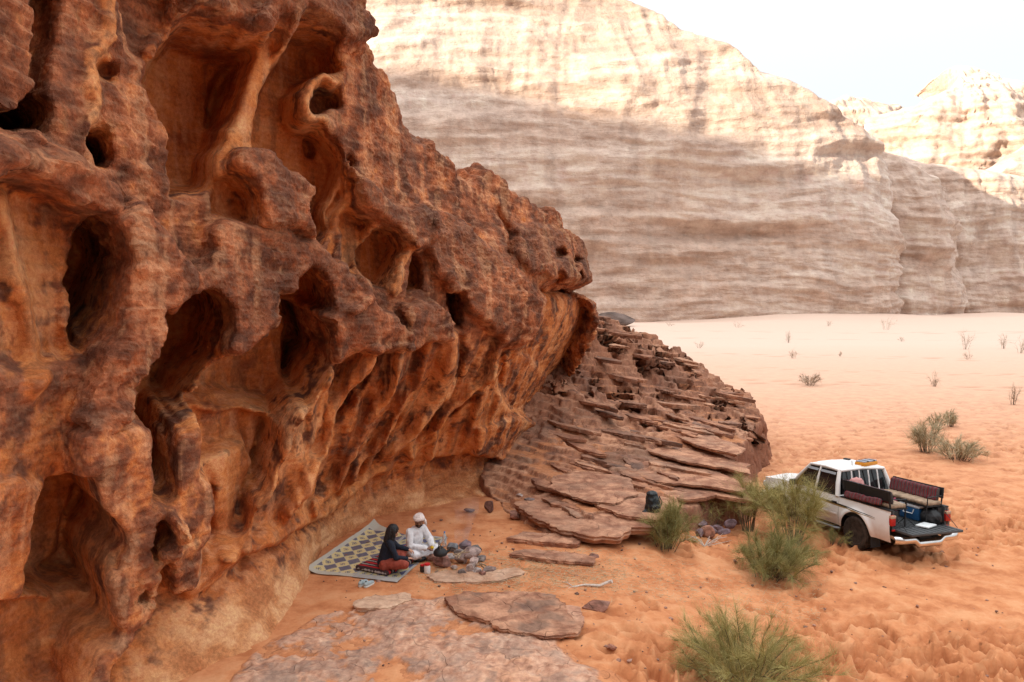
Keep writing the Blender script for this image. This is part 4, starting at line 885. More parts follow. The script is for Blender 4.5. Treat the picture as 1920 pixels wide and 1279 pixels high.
    m.tube([(.745, -.655, 1.70), (.735, 0, 1.735), (.745, .655, 1.70)], .035, 10); m.tube([(1.79, -.655, 1.69), (1.82, 0, 1.73), (1.79, .655, 1.69)], .035, 10)
    m.box((.60, 0, .98), (.05, 1.56, .34), bevel=.02); m.build('cab_frame', PAINT, T, 50)
    for s in (1, -1):
        for (xa0, xa1, xb0, xb1) in ((.70, .825, 1.385, 1.365), (1.465, 1.44, 2.27, 1.80)):
            z0, z1 = 1.135, 1.675; n = 8; P = []; F = []
            for t in np.linspace(0, 1, n):
                z = z0+(z1-z0)*t; a, b_ = xa0+(xa1-xa0)*t, xb0+(xb1-xb0)*t; P.append([(x, s*(halfw(z)+.004), z) for x in np.linspace(a, b_, 8)])
            wn = MB().grid(P).build('side_window', GLASS, T)
            e = [P[0][0], P[0][-1], P[-1][-1], P[-1][0], P[0][0]]; MB().tube([Vector(p)+Vector((0, s*.006, 0)) for p in e], .012, 6).build('window_seal', BLACK, wn)
            tp = [Vector(p)+Vector((0, s*.03, -.03)) for p in P[-1]]; bt = [Vector(p)+Vector((0, s*.05, -.005)) for p in P[-2]]
            MB().grid([tp, bt]).build('rain_visor', plain('smoked_visor', (.20, .20, .21), .2), wn)
    P = [[(rear_x(z)+.005, y*halfw(z)/.8, z) for y in np.linspace(-.70, .70, 9)] for z in np.linspace(1.15, 1.68, 6)]
    rw = MB().grid(P).build('rear_window', GLASS, T)
    for y in (-.38, -.10, .18, .42): MB().tube([(.56, y, 1.12), (.66, y*.95, 1.70)], .017, 8).build('guard_bar', PAINT, rw)
    P = [[(front_x(z)-.01, y*halfw(z)/.8, z) for y in np.linspace(-.72, .72, 9)] for z in np.linspace(1.13, 1.69, 6)]
    MB().grid(P).build('windscreen', GLASS, T)
    MB().box((1.25, 0, 1.2), (1.1, 1.2, .3)).build('seat_block', BLACK, T)
    # load bed
    m = MB(); m.box((-.22, 0, .70), (1.60, 1.40, .03))
    for y in np.linspace(-.6, .6, 13): m.box((-.22, y, .722), (1.58, .035, .016))
    m.build('bed_floor', DKMET, T)
    m = MB(); m.box((-.24, .735, .92), (1.60, .05, .42)); m.box((-.24, -.735, .92), (1.60, .05, .42)); m.box((.55, 0, .92), (.04, 1.48, .42)); m.build('bed_wall', DKMET, T)
    for s in (1, -1): MB().box((-.245, s*.775, 1.128), (1.60, .10, .03), bevel=.012).build('bed_rail', BLACK, T)
    m = MB(); m.box((-1.30, 0, .70), (.50, 1.42, .055), bevel=.012)
    for y in np.linspace(-.6, .6, 9): m.box((-1.30, y, .731), (.46, .06, .012))
    tg = m.build('tailgate', DKMET, T)
    for s in (1, -1): MB().tube([(-1.06, s*.69, 1.02), (-1.40, s*.70, .74)], .007, 6).build('stay_cable', BLACK, tg)
    # chrome step bumper
    y = np.linspace(-.88, .88, 45); P = []
    for a in np.linspace(0, 1, 9):
        an = math.pi*(a*1.1-.05); row = []
        for yy in y:
            dz = -.10*sstep((.42-abs(yy))/.14); xb = -1.30+.10*max(0, (abs(yy)-.62)/.26)**2
            row.append((xb-.065*math.sin(an), yy, .53+float(dz)-.085*math.cos(an)))
        P.append(row)
    MB().grid(P).build('rear_bumper', CHROME, T)
    m = MB(); m.box((-1.12, 0, .45), (.12, 1.0, .12)); m.box((-1.16, 0, .56), (.10, .34, .10)); m.build('bumper_bracket', BLACK, T)
    MB().box((-1.10, .05, .60), (.02, .46, .13)).build('number_plate', plain('plate_grey', (.25, .25, .26), .5), T)  # plate in one even grey
    # passenger benches fixed along both sides of the bed
    for s in (1, -1):
        b = MB(); yo = s*.74
        b.box((-.22, yo, 1.42), (1.50, .025, .24), (s*-.10, 0, 0)); b.box((-.22, s*.50, 1.135), (1.50, .46, .025))
        for x in (-.93, .0, .48):
            b.tube([(x, s*.68, .74), (x, s*.72, 1.16), (x, s*.77, 1.54)], .018, 8); b.tube([(x, s*.30, .72), (x, s*.30, 1.13)], .016, 8)
        b.tube([(-.95, s*.30, 1.13), (-.96, s*.30, 1.34), (-.96, s*.70, 1.36)], .013, 8); b.build('bench_frame', BLACK, T)
        q = MB(); q.box((-.22, s*.50, 1.19), (1.46, .44, .085), bevel=.035, seg=3); q.remesh('seat_cushion', TAN, T, .02, 4, .012, 9)
        q = MB(); q.box((-.20, s*.655, 1.375), (1.42, .085, .30), (s*-.18, 0, 0), bevel=.04, seg=3); q.remesh('back_cushion', STRIPED, T, .02, 4, .012, 8)
    q = MB(); q.box((-.18, .80, 1.24), (1.15, .06, .15), (.25, .03, 0), bevel=.03, seg=3); q.remesh('hanging_cushion', STRIPED, T, .02, 4, .015, 8)
    # small black roof mount, not a lamp, and the aerial
    m = MB(); m.box((1.62, -.30, 1.80), (.16, .10, .035), (0, 0, .4), .012); m.build('roof_mount', BLACK, T)
    MB().tube([(.88, .18, 1.775), (.87, .20, 1.90)], .008, 6).build('aerial', BLACK, T)
    return T
TRUCK = build_truck()
TRUCK.location = (9.05, 19.1, -.66); TRUCK.rotation_euler = (R(.8), R(1.5), R(108)); TRUCK.scale = (1.03, 1.03, 1.03)
def on_truck(x, y, z): return TRUCK.matrix_basis @ Vector((x, y, z))
def place(o, x, y, z, rz=0.0, tilt=(0, 0)):
    o.location = on_truck(x, y, z); o.rotation_euler = (tilt[0]+R(.8), tilt[1]+R(1.5), R(108)+rz); return o
# things carried on the truck
o = empty('cooler_box', label='blue cooler box with white lid in the truck bed', category='cooler')
MB().box((0, 0, .15), (.56, .34, .30), bevel=.03).build('body', plain('blue_plastic', (.015, .07, .17), .4), o)
MB().box((0, 0, .33), (.58, .36, .07), bevel=.025).build('lid', plain('white_plastic', (.62, .64, .66), .4), o)
MB().tube([(-.15, .18, .26), (-.13, .205, .16), (.13, .205, .16), (.15, .18, .26)], .012, 8).build('handle', plain('white_plastic', (.62, .64, .66), .4), o)
place(o, -.42, -.46, .74, .05)
o = empty('duffel_bag', label='black soft bag beside the blue cooler box', category='bag')
q = MB(); q.ball((0, 0, .16), (.25, .19, .17)); q.box((0, 0, .12), (.40, .28, .22), bevel=.06); q.remesh('body', BLACK, o, .02, 5, .02, 9)
MB().tube([(-.1, 0, .30), (-.06, .02, .38), (.06, .02, .38), (.1, 0, .30)], .012, 8).build('handle', BLACK, o); place(o, -.86, -.50, .735)
o = MB().box((0, 0, .02), (.30, .42, .04), bevel=.015).build('white_tray', plain('white_tray_plastic', (.66, .68, .68), .4), label='flat white plastic tray lying on the lowered tailgate', category='tray'); place(o, -1.10, -.12, .745, .35)
o = empty('orange_pack', label='orange pack with grey top lying on the truck roof', category='bag')
MB().box((0, 0, .05), (.28, .58, .10), bevel=.03).build('body', plain('orange_fabric', (.62, .24, .015), .6), o)
MB().box((0, 0, .11), (.25, .54, .03), bevel=.012).build('top', plain('grey_fabric', (.28, .29, .33), .7), o); m = MB()
for y in (-.14, .12): m.box((0, y, .118), (.27, .03, .03))
m.build('strap', BLACK, o); place(o, .92, -.28, 1.765, .25)
o = empty('tripod_stand', label='thin black stand standing in the truck bed', category='stand')
MB().tube([(0, 0, .12), (0, 0, .62)], .016, 8).build('pole', BLACK, o)
for a in (0, 2.1, 4.2): MB().tube([(0, 0, .20), (.20*math.cos(a), .20*math.sin(a), .01)], .010, 6).build('leg', BLACK, o)
place(o, -.85, .22, .725)
o = MB().tube([(0, 0, 0), (.02, .03, .15), (-.02, .02, .30), (.0, .0, .42)], [.05, .07, .06, .04], 10).build('pink_cloth', plain('pink_cloth_mat', (.45, .10, .15), .9), label='pink cloth hanging beside the cooler box', category='cloth'); place(o, -.02, -.30, .74)
o = MB(); o.ball((0, 0, .17), (.13, .20, .17)); o = o.remesh('bundle', plain('pink_bundle', (.50, .24, .22), .9), None, .02, 4, .02, 9, label='pinkish rolled bundle against the rear window of the truck', category='bundle'); place(o, .46, .42, 1.24)
# ------------------------------------------------------------------ the two people on the mats
def skin_mat(name, col):
    t = NT(name); n = t.noise(60, 3, t.pos(obj=True)); t.color(t.mix(n, tuple(c*.85 for c in col), tuple(c*1.12 for c in col))); t.b.inputs['Roughness'].default_value = .55
    t.b.inputs['Subsurface Weight'].default_value = .08; return t.m
def V(*a): return Vector(a)
def add_hand(m, wrist, d, up, side, curl=.6, r=.0085):
    """palm, four curled fingers of different lengths, thumb from the side of the palm"""
    d = d.normalized(); up = (up-d*up.dot(d)).normalized(); lat = d.cross(up)*side
    m.limb([wrist, wrist+d*.03], [.024, .024])
    for k in (-1, -.3, .4, 1): m.limb([wrist+d*.02+lat*k*.018, wrist+d*.085+lat*k*.030], [.013, .0125])
    for k, ln in ((-1, .060), (-.33, .074), (.33, .080), (1, .070)):
        p = wrist+d*.085+lat*k*.030; dd = d.copy(); pts = [p]; an = 0
        for j, f in enumerate((.45, .32, .23)):
            an += curl*(.5+.35*j); dd = (d*math.cos(an)-up*math.sin(an)); p = p+dd*ln*f; pts.append(p)
        m.limb(pts, [r*1.05, r, r*.95, r*.8])
    p = wrist+d*.03+lat*.034; m.limb([p, p+d*.028+lat*.022-up*.008, p+d*.058+lat*.024-up*.026, p+d*.076+lat*.014-up*.038], [.013, .0115, .010, .008])
def add_head(m, c, yaw, pitch, s=1.0):
    """skull, jaw, nose, lips, brows, ears; returns the head frame"""
    M = Matrix.Translation(c) @ Euler((0, pitch, yaw)).to_matrix().to_4x4()
    def b(x, y, z, sx, sy, sz, ry=0): m.ball(M @ V(x*s, y*s, z*s), (sx*s, sy*s, sz*s), (0, pitch+ry, yaw), 3)
    b(-.012, 0, .030, .098, .077, .090); b(.012, 0, -.025, .078, .066, .088); b(.050, 0, -.078, .034, .036, .030); b(.035, 0, -.05, .05, .055, .05)
    b(.094, 0, -.006, .016, .0105, .028, .25); b(.104, 0, -.022, .013, .014, .011)
    b(.083, .032, .022, .014, .022, .009); b(.083, -.032, .022, .014, .022, .009)
    b(.088, 0, -.056, .012, .024, .006); b(.087, 0, -.067, .012, .021, .006)
    b(.068, .040, -.018, .022, .020, .02); b(.068, -.040, -.018, .022, .020, .02)
    for y in (.078, -.078): b(-.005, y, -.008, .020, .008, .030)
    return M
def finish_person(root, M, s, hair):
    for y in (.031, -.031): 
        e = MB().ball(M @ V(.084*s, y*s, .004*s), (.008, .012, .007)).build('eye', EYE, root)
def legs_crossed(hip=.12):
    L = [V(.02, .10, .13), V(.33, .31, .16), V(.27, -.05, .075), V(.33, -.15, .055)]
    Rr = [V(.02, -.10, .13), V(.33, -.31, .16), V(.17, .07, .075), V(.20, .17, .055)]
    return L, Rr
EYE = plain('eye_dark', (.03, .02, .015), .3)
def build_man():
    root = empty('person', label='person in white robe and headscarf seated cross-legged on the mat', category='person')
    sk = skin_mat('brown_skin', (.25, .125, .075)); wh = plain('white_cotton', (.64, .62, .63), .85, var=.10, nscale=18, bump=.15)
    Lg, Rg = legs_crossed(); hd = V(.15, 0, .755); yaw, pitch = R(-48), R(14)
    sh = {1: V(.07, .185, .56), -1: V(.07, -.185, .56)}
    el = {1: V(.20, .27, .33), -1: V(.17, -.27, .31)}; wr = {1: V(.42, .10, .27), -1: V(.40, -.05, .255)}
    m = MB()
    m.limb([V(0, 0, .14), V(.02, 0, .28), V(.05, 0, .42), V(.06, 0, .53)], [.135, .125, .135, .11]); m.limb([V(.07, -.12, .54), V(.07, .12, .54)], [.07, .07])
    m.limb([V(.075, 0, .57), V(.11, 0, .66)], [.056, .05])
    M = add_head(m, hd, yaw, pitch)
    for s, LL in ((1, Lg), (-1, Rg)):
        m.limb([LL[0], LL[1]], [.085, .058]); m.limb([LL[1], LL[2]], [.056, .036]); m.limb([LL[2], LL[3]], [.034, .028]); m.ball(LL[2], (.04, .04, .035))
        m.limb([sh[s], el[s], wr[s]], [.052, .041, .027])
    add_hand(m, wr[1], V(.5, -.7, -.10), V(.2, .0, 1), 1, .8); add_hand(m, wr[-1], V(.8, .45, .0), V(.1, 0, 1), -1, .7)
    m.remesh('body', sk, root, .0085, 3)
    m = MB()      # robe: torso, sleeves, and cloth over the crossed legs
    m.limb([V(-.02, 0, .10), V(.0, 0, .26), V(.045, 0, .42), V(.06, 0, .53)], [.175, .160, .155, .125]); m.limb([V(.07, -.14, .545), V(.07, .14, .545)], [.082, .082]); m.limb([V(.075, 0, .57), V(.095, 0, .615)], [.075, .062])
    for s in (1, -1):
        m.limb([sh[s], el[s], wr[s]-(wr[s]-el[s]).normalized()*.02], [.078, .070, .052])
    m.remesh('robe', wh, root, .013, 3, .010, 11)
    m = MB()
    for s, LL in ((1, Lg), (-1, Rg)): m.limb([LL[0], LL[1]], [.118, .085]); m.limb([LL[1], LL[2]], [.085, .058])
    m.ball(V(.15, 0, .10), (.22, .22, .06)); m.limb([V(-.02, -.08, .11), V(-.02, .08, .11)], [.12, .12])
    m.remesh('trousers', wh, root, .013, 3, .010, 11)
    m = MB()      # wound headscarf with a hanging tail
    def h(x, y, z): return M @ V(x, y, z)
    for a, z, tl in ((0, .055, .22), (1, .078, .05), (2, .098, -.15)):
        rr = (.108, .106, .088)[a]; pts = [h(-.012+rr*math.cos(t)*1.04, rr*.86*math.sin(t), z+tl*.10*math.cos(t)+.006*math.sin(3*t)) for t in np.linspace(0, 2*math.pi, 25)]
        m.tube(pts, .025, 8)
    m.ball(h(-.012, 0, .085), (.098, .080, .062), (0, pitch, yaw)); m.limb([h(-.06, .07, .05), h(-.05, .11, .01), h(-.03, .135, -.06), h(-.03, .14, -.10)], [.028, .030, .026, .018])
    m.limb([h(-.09, 0, .03), h(-.105, .01, -.04), h(-.10, 0, -.09)], [.05, .05, .04])
    m.remesh('headscarf', plain('cream_headcloth', (.62, .52, .48), .9, var=.25, nscale=40), root, .010, 3, .006, 22)
    m = MB(); m.ball(h(.055, 0, -.088), (.036, .042, .026), (0, pitch, yaw)); m.ball(h(.094, 0, -.047), (.013, .032, .008), (0, pitch, yaw))
    for y in (1, -1): m.limb([h(.085, y*.03, -.055), h(.05, y*.055, -.07), h(.01, y*.068, -.04)], [.012, .016, .012])
    m.remesh('beard', plain('black_hair', (.018, .014, .012), .8), root, .008, 2)
    finish_person(root, M, 1, None)
    return root
def build_woman():
    root = empty('person', label='person in navy sweater and rust trousers seated with back to the viewer', category='person')
    sk = skin_mat('light_skin', (.47, .25, .165)); navy = plain('navy_knit', (.008, .011, .022), .9, var=.25, nscale=60); rust = plain('rust_cotton', (.26, .050, .030), .85, var=.15, nscale=25)
    Lg, Rg = legs_crossed(); Lg[1] = V(.34, .26, .26); hd = V(.14, 0, .735); yaw, pitch = R(6), R(10)
    sh = {1: V(.06, .165, .54), -1: V(.06, -.165, .54)}; el = {1: V(.23, .21, .36), -1: V(.17, -.23, .28)}; wr = {1: V(.43, .16, .31), -1: V(.39, -.14, .22)}
    m = MB()
    m.limb([V(0, 0, .14), V(.02, 0, .28), V(.045, 0, .42), V(.055, 0, .52)], [.14, .11, .115, .095]); m.limb([V(.06, -.11, .525), V(.06, .11, .525)], [.06, .06])
    m.limb([V(.065, 0, .55), V(.10, 0, .64)], [.048, .044]); M = add_head(m, hd, yaw, pitch, .95)
    for s, LL in ((1, Lg), (-1, Rg)):
        m.limb([LL[0], LL[1]], [.088, .06]); m.limb([LL[1], LL[2]], [.056, .034]); m.limb([LL[2], LL[3]], [.032, .026]); m.limb([sh[s], el[s], wr[s]], [.045, .036, .024])
    add_hand(m, wr[1], V(.9, -.2, -.35), V(.2, .0, 1), 1, .6, .008); add_hand(m, wr[-1], V(.9, .35, -.05), V(.1, 0, 1), -1, .6, .008)
    m.remesh('body', sk, root, .0085, 3)
    m = MB(); m.limb([V(-.02, 0, .13), V(.0, 0, .26), V(.035, 0, .42), V(.05, 0, .52)], [.165, .145, .140, .11]); m.limb([V(.06, -.12, .53), V(.06, .12, .53)], [.072, .072]); m.limb([V(.07, 0, .56), V(.09, 0, .60)], [.062, .055])
    for s in (1, -1): m.limb([sh[s], el[s], wr[s]-(wr[s]-el[s]).normalized()*.015], [.066, .055, .038])
    m.remesh('sweater', navy, root, .012, 3, .006, 12)
    m = MB()
    for s, LL in ((1, Lg), (-1, Rg)): m.limb([LL[0], LL[1]], [.112, .080]); m.limb([LL[1], LL[2]], [.078, .052])
    m.limb([V(-.03, -.09, .11), V(-.03, .09, .11)], [.125, .125]); m.ball(V(.12, 0, .09), (.18, .18, .06)); m.remesh('trousers', rust, root, .012, 3, .008, 11)
    m = MB()
    def h(x, y, z): return M @ V(x, y, z)
    m.ball(h(-.022, 0, .035), (.108, .094, .104), (0, pitch, yaw)); m.limb([h(-.055, 0, .02), h(-.075, 0, -.09), h(-.085, 0, -.20), h(-.09, 0, -.27)], [.088, .088, .080, .045])
    for y in (1, -1): m.limb([h(-.005, y*.075, .03), h(.0, y*.082, -.07), h(-.02, y*.08, -.17)], [.034, .036, .036])
    m.remesh('hair', plain('black_hair_dark', (.010, .008, .009), .6, var=.3, nscale=50), root, .010, 3, .008, 20)
    finish_person(root, M, .95, None)
    return root
MAN = build_man(); MAN.location = (*at(774, 1047, .06), .045); MAN.rotation_euler = (0, 0, R(-38))
WOMAN = build_woman(); WOMAN.location = (*at(722, 1072, .09), .085); WOMAN.rotation_euler = (0, 0, R(12))
# ------------------------------------------------------------------ mats, cushions, hearth and small things
def woven(name, a, b, g, cw, cl, W, L_):
    t = NT(name); P = t.n('TexCoord').outputs['Object']; sx = t.n('SeparateXYZ'); t.l(P, sx.inputs[0])
    def q(s, k): return t.math('DIVIDE', t.math('FLOOR', t.math('MULTIPLY', s, k)), k)
    u = t.math('DIVIDE', q(sx.outputs[0], 55), cw); v = t.math('DIVIDE', q(sx.outputs[1], 55), cl)
    f = lambda s: t.math('ABSOLUTE', t.math('SUBTRACT', t.math('FRACT', s), .5))
    d = t.math('ADD', f(u), f(v))
    col = t.ramp(d, [(0, b), (.10, b), (.105, a), (.15, a), (.155, b), (.20, b), (.205, a), (.49, a), (.495, g), (.53, g), (.535, b), (1, b)])
    col.node.color_ramp.interpolation = 'CONSTANT'
    ed = t.math('MAXIMUM', t.math('ABSOLUTE', t.math('DIVIDE', t.math('SUBTRACT', sx.outputs[0], W/2), W/2)), t.math('ABSOLUTE', t.math('DIVIDE', t.math('SUBTRACT', sx.outputs[1], L_/2), L_/2*1.04)))
    col = t.mix(t.math('GREATER_THAN', ed, .86), col, g); n = t.noise(14, 4, t.pos(obj=True), .7)
    col = t.mix(t.mr(n, .5, .75, 0, .45), col, (.40, .26, .17)); t.color(col)
    wv = t.n('TexWave'); wv.inputs['Scale'].default_value = 28; t.l(P, wv.inputs['Vector']); t.bump(wv.outputs['Fac'], .3, .006); t.b.inputs['Roughness'].default_value = .7
    return t.m
def mat_mesh(name, A, B_, C_, D_, seed, curl):
    """A,B: one long edge (near, far); D,C: the other. Local x across, y along"""
    A, B_, C_, D_ = (Vector((*p, 0)) for p in (A, B_, C_, D_)); W = ((D_-A).length+(C_-B_).length)/2; L_ = ((B_-A).length+(C_-D_).length)/2
    nu, nv = 30, 70; P = np.zeros((nv, nu, 3)); Q = np.zeros((nv, nu, 3))
    for j in range(nv):
        for i in range(nu):
            s, t = i/(nu-1), j/(nv-1); p = (A*(1-s)+D_*s)*(1-t)+(B_*(1-s)+C_*s)*t
            P[j, i] = (p.x, p.y, 0); Q[j, i] = (s*W, t*L_, 0)
    z = .022+.012*perlin(P[..., 0]*2, P[..., 1]*2, seed)+.005*perlin(P[..., 0]*7, P[..., 1]*7, seed)
    S, T = np.meshgrid(np.linspace(0, 1, nu), np.linspace(0, 1, nv)); z = z+curl(S, T)
    return P, Q, z, W, L_
def build_mat(A, B_, C_, D_, seed, curl, cols, label):
    P, Q, z, W, L_ = mat_mesh('m', A, B_, C_, D_, seed, curl)
    ang = math.atan2(B_[1]-A[1], B_[0]-A[0])-math.pi/2; M = Matrix.Translation((A[0], A[1], 0)) @ Matrix.Rotation(ang, 4, 'Z'); Mi = np.array(M.inverted())
    W4 = np.dstack([P[..., 0], P[..., 1], z, np.ones(z.shape)]); Lc = W4 @ Mi.T
    top = Lc[..., :3]; bot = top.copy(); bot[..., 2] -= .008
    m = MB(); m.grid(top); m.grid(bot[:, ::-1])
    rim = list(top[0])+list(top[1:, -1])+list(top[-1, ::-1][1:])+list(top[::-1, 0][1:]); rb = [p-np.array((0, 0, .008)) for p in rim]; m.grid([rim, rb])
    o = m.build('woven_mat', woven('woven_plastic_'+str(seed), *cols, .31, .42, W, L_), label=label, category='mat'); o.matrix_world = M; return o
YEL = (.60, .49, .24); NVY = (.13, .12, .16); GRY = (.46, .43, .36)
MA = [at(568,1082,0), at(699,990,.0), at(757,1008,0), at(657,1089,0)]; MBs = [at(656,1090,.0), at(760,1007,0), at(838,1014,0), at(741,1101,0)]
build_mat(MA[0], MA[1], MA[2], MA[3], 3, lambda S, T: .10*np.clip(1-S*3.5, 0, 1)**2+.14*np.clip(T-.9, 0, 1)*np.clip(1-S*1.5, 0, 1)*4, (YEL, NVY, GRY), 'yellow and navy diamond-patterned woven mat lying along the cliff foot')
build_mat(MBs[0], MBs[1], MBs[2], MBs[3], 5, lambda S, T: 0*S+.006, ((.44, .38, .20), (.075, .085, .165), (.36, .345, .325)), 'bluish patterned woven mat under the two seated people')
CUSH = stripes('red_striped_cushion', (.42, .018, .022), (.045, .022, .022), (.36, .31, .29), 5.2, 1)
def cushion(px, py, w, l, h, rz, label):
    x, y = at(px, py, .05); q = MB(); q.box((0, 0, h/2), (w, l, h), bevel=h*.45, seg=3)
    o = q.remesh('floor_cushion', CUSH, None, .018, 5, .008, 9, label=label, category='cushion'); o.location = (x, y, .032); o.rotation_euler = (0, 0, rz); return o
cushion(718, 1066, .80, .88, .085, R(-28), 'red striped cushion under the person in navy')
cushion(764, 1041, .60, .60, .06, R(-30), 'red cushion under the person in the white robe')
# shoes
def shoe(px, py, rz, label):
    o = empty('shoe', (*at(px, py, 0), 0), rz, label=label, category='shoe', group='pair of shoes left beside the mat')
    q = MB(); q.limb([V(-.10, 0, .05), V(.0, 0, .048), V(.09, .005, .035), V(.125, .005, .03)], [.042, .042, .040, .030]); q.limb([V(-.09, 0, .06), V(-.06, 0, .085)], [.04, .036]); q.remesh('upper', plain('grey_canvas', (.30, .36, .37), .8), o, .010, 3)
    q = MB(); q.limb([V(-.10, 0, .014), V(.0, 0, .014), V(.09, .005, .014), V(.125, .005, .014)], [.044, .042, .044, .034])
    sl = q.remesh('sole', plain('white_rubber', (.55, .54, .50), .7), o, .010, 2); sl.scale = (1, 1, .8)
    MB().ball((-.075, 0, .10), (.026, .022, .012)).build('opening_dark', BLACK, o); return o  # solid black lump standing in for the dark hollow of the shoe
shoe(677, 1103, R(68), 'left-hand grey shoe of the pair beside the mat'); shoe(688, 1105, R(62), 'right-hand grey shoe of the pair beside the mat')
# jars
def jar(px, py, label, body, h=.15, r=.058):
    o = empty('jar', (*at(px, py, 0), 0), 0, label=label, category='jar')
    MB().lathe([(.01, 0), (r*.95, 0), (r, .012), (r, h*.72), (r*.82, h*.82), (r*.82, h*.86)], n=24).build('body', body, o)
    MB().lathe([(.01, h*.86), (r*.92, h*.86), (r*.95, h*.88), (r*.95, h*1.02), (r*.85, h*1.04), (.01, h*1.04)], n=24).build('lid', plain('red_plastic', (.50, .012, .015), .4), o); return o
jar(799, 1081, 'white jar with red lid standing beside the hearth', plain('white_jar', (.66, .62, .60), .35), .19, .062)
jar(790, 1079, 'dark jar with red lid next to the white jar', plain('dark_jar', (.03, .022, .02), .3), .15, .050)
# kettle
o = empty('kettle', (*at(824, 1045, .30), .29), R(15), label='soot-black kettle standing on the hearth stones', category='kettle'); SOOT = plain('soot_black', (.012, .012, .013), .6, var=.3)
MB().lathe([(.02, 0), (.125, 0), (.14, .03), (.135, .07), (.10, .12), (.06, .14), (.055, .15), (.02, .155)], n=28).build('body', SOOT, o)
MB().lathe([(.01, .15), (.058, .15), (.05, .168), (.015, .178), (.015, .195), (.005, .20)], n=20).build('lid', SOOT, o)
MB().tube([(.12, 0, .05), (.18, 0, .08), (.215, 0, .135)], [.03, .02, .014], 10).build('spout', SOOT, o)
MB().tube([(-.02, -.085, .13), (-.02, -.075, .22), (-.02, -.03, .265), (-.02, .03, .265), (-.02, .075, .22), (-.02, .085, .13)], .009, 8).build('handle', plain('scorched_steel', (.14, .10, .08), .5, .5), o)
# bottle
o = empty('water_bottle', (*at(832, 1031, 0), .03), 0, label='clear plastic water bottle at the mat corner', category='bottle'); t = NT('clear_plastic'); t.color((.80, .88, .92)); t.b.inputs['Transmission Weight'].default_value = .8; t.b.inputs['Roughness'].default_value = .12
MB().lathe([(.01, 0), (.045, 0), (.048, .02), (.044, .08), (.048, .12), (.048, .20), (.02, .27), (.016, .29)], n=20).build('body', t.m, o)
MB().lathe([(.005, .29), (.018, .29), (.018, .315), (.005, .317)], n=16).build('cap', plain('blue_cap', (.05, .18, .42), .4), o)
q = MB(); q.ball((0, 0, .045), (.14, .09, .05)); q.ball((.08, .03, .04), (.07, .07, .045)); o = q.remesh('black_bundle', BLACK, None, .012, 3, .012, 14, label='small black bundle on the mat before the robed person', category='bundle'); o.location = (*at(783, 1056, .05), .035); o.rotation_euler = (0, 0, R(20))
hand = MAN.matrix_basis @ Vector((.50, .02, .275)); q = MB(); q.ball((0, 0, 0), (.036, .031, .031)); o = q.build('lemon', plain('lemon_peel', (.68, .44, .01), .45, bump=.2), label='yellow lemon held in the hands of the robed person', category='lemon'); o.location = hand
# hearth stones
HS = [(828,1066,.0,.55,.36,.30,(.27,.135,.105),'big reddish hearth stone under the kettle'),(862,1062,.0,.34,.28,.34,(.26,.19,.165),'grey stone in the middle of the hearth front'),(850,1073,.0,.20,.15,.11,(.42,.32,.28),'small pale stone at the foot of the hearth front'),
      (880,1080,.0,.34,.26,.34,(.34,.255,.225),'tall pale cracked stone at the hearth front corner'),(866,1084,.0,.2,.2,.2,(.20,.155,.14),'dark small stone beneath the tall pale hearth stone'),(894,1083,.0,.20,.18,.22,(.40,.34,.32),'light grey stone right of the tall pale hearth stone'),
      (905,1087,.0,.20,.16,.18,(.30,.16,.13),'pinkish stone at the right foot of the hearth'),(915,1079,.0,.42,.26,.20,(.24,.175,.155),'flat grey-brown stone at the right end of the hearth'),(880,1050,.16,.50,.36,.30,(.33,.24,.215),'large pale boulder on top of the hearth right side'),
      (889,1066,.12,.26,.24,.24,(.44,.32,.28),'white-pink stone under the large hearth boulder'),(872,1034,.12,.42,.30,.28,(.17,.115,.125),'purplish rounded stone at the back of the hearth'),(893,1042,.10,.36,.28,.26,(.15,.13,.12),'dark grey rough stone at the back right of the hearth'),
      (847,1037,.05,.32,.26,.26,(.19,.19,.20),'blue-grey stone at the back left of the hearth'),(845,1052,.10,.30,.22,.16,(.32,.27,.25),'flat light stone behind the kettle'),(808,1056,.0,.30,.24,.24,(.30,.16,.12),'reddish stone left of the kettle'),(860,1046,.05,.26,.2,.18,(.22,.17,.15),'brown stone inside the hearth ring'),
      (902,1056,.02,.30,.22,.18,(.20,.16,.145),'dark broken stone on the right flank of the hearth')]
for i, (px, py, z, w_, d_, h_, c, lb) in enumerate(HS): rock(px, py, z*.7, w_, d_, h_*.8, 100+i, c, lb, name='hearth_stone', rz=random.Random(i).uniform(0, 3), group='stones piled round the campfire', sink=.1, cuts=9)
link('rock_slab', plate_mesh('rock_slab', pxs([(800,1086),(830,1074),(880,1078),(930,1078),(965,1068),(980,1080),(940,1095),(880,1098),(820,1096)], .04), .045, .08, 71.0, rough=.012, col=((.38, .235, .165), (.50, .35, .27)), dark=.1), ROCK, label='ashy pale slab that the hearth stands on', category='rock slab')
WOOD = plain('dry_wood', (.30, .21, .13), .9, var=.4); BLEACH = plain('bleached_wood', (.55, .48, .42), .9, var=.2)
for i, (a, b_, lb) in enumerate((((848,1046,.30),(880,1040,.34),'dry stick laid over the middle of the hearth'),((852,1050,.30),(872,1036,.36),'dry stick crossing the hearth towards the purplish stone'),((858,1052,.28),(866,1038,.33),'short stick standing in the hearth'),((893,1064,.20),(908,1072,.03),'split stick leaning on the hearth right flank'),((898,1062,.2),(915,1070,.03),'grey stick leaning on the hearth right flank'))):
    p, q = Vector((*at(*a), a[2])), Vector((*at(*b_), b_[2])); link('firewood_stick', MB().tube([p, (p+q)/2+V(.01, .01, .015), q], [.016, .014, .010], 7).mesh('firewood_stick'), WOOD, label=lb, category='stick', group='sticks of firewood in the hearth')
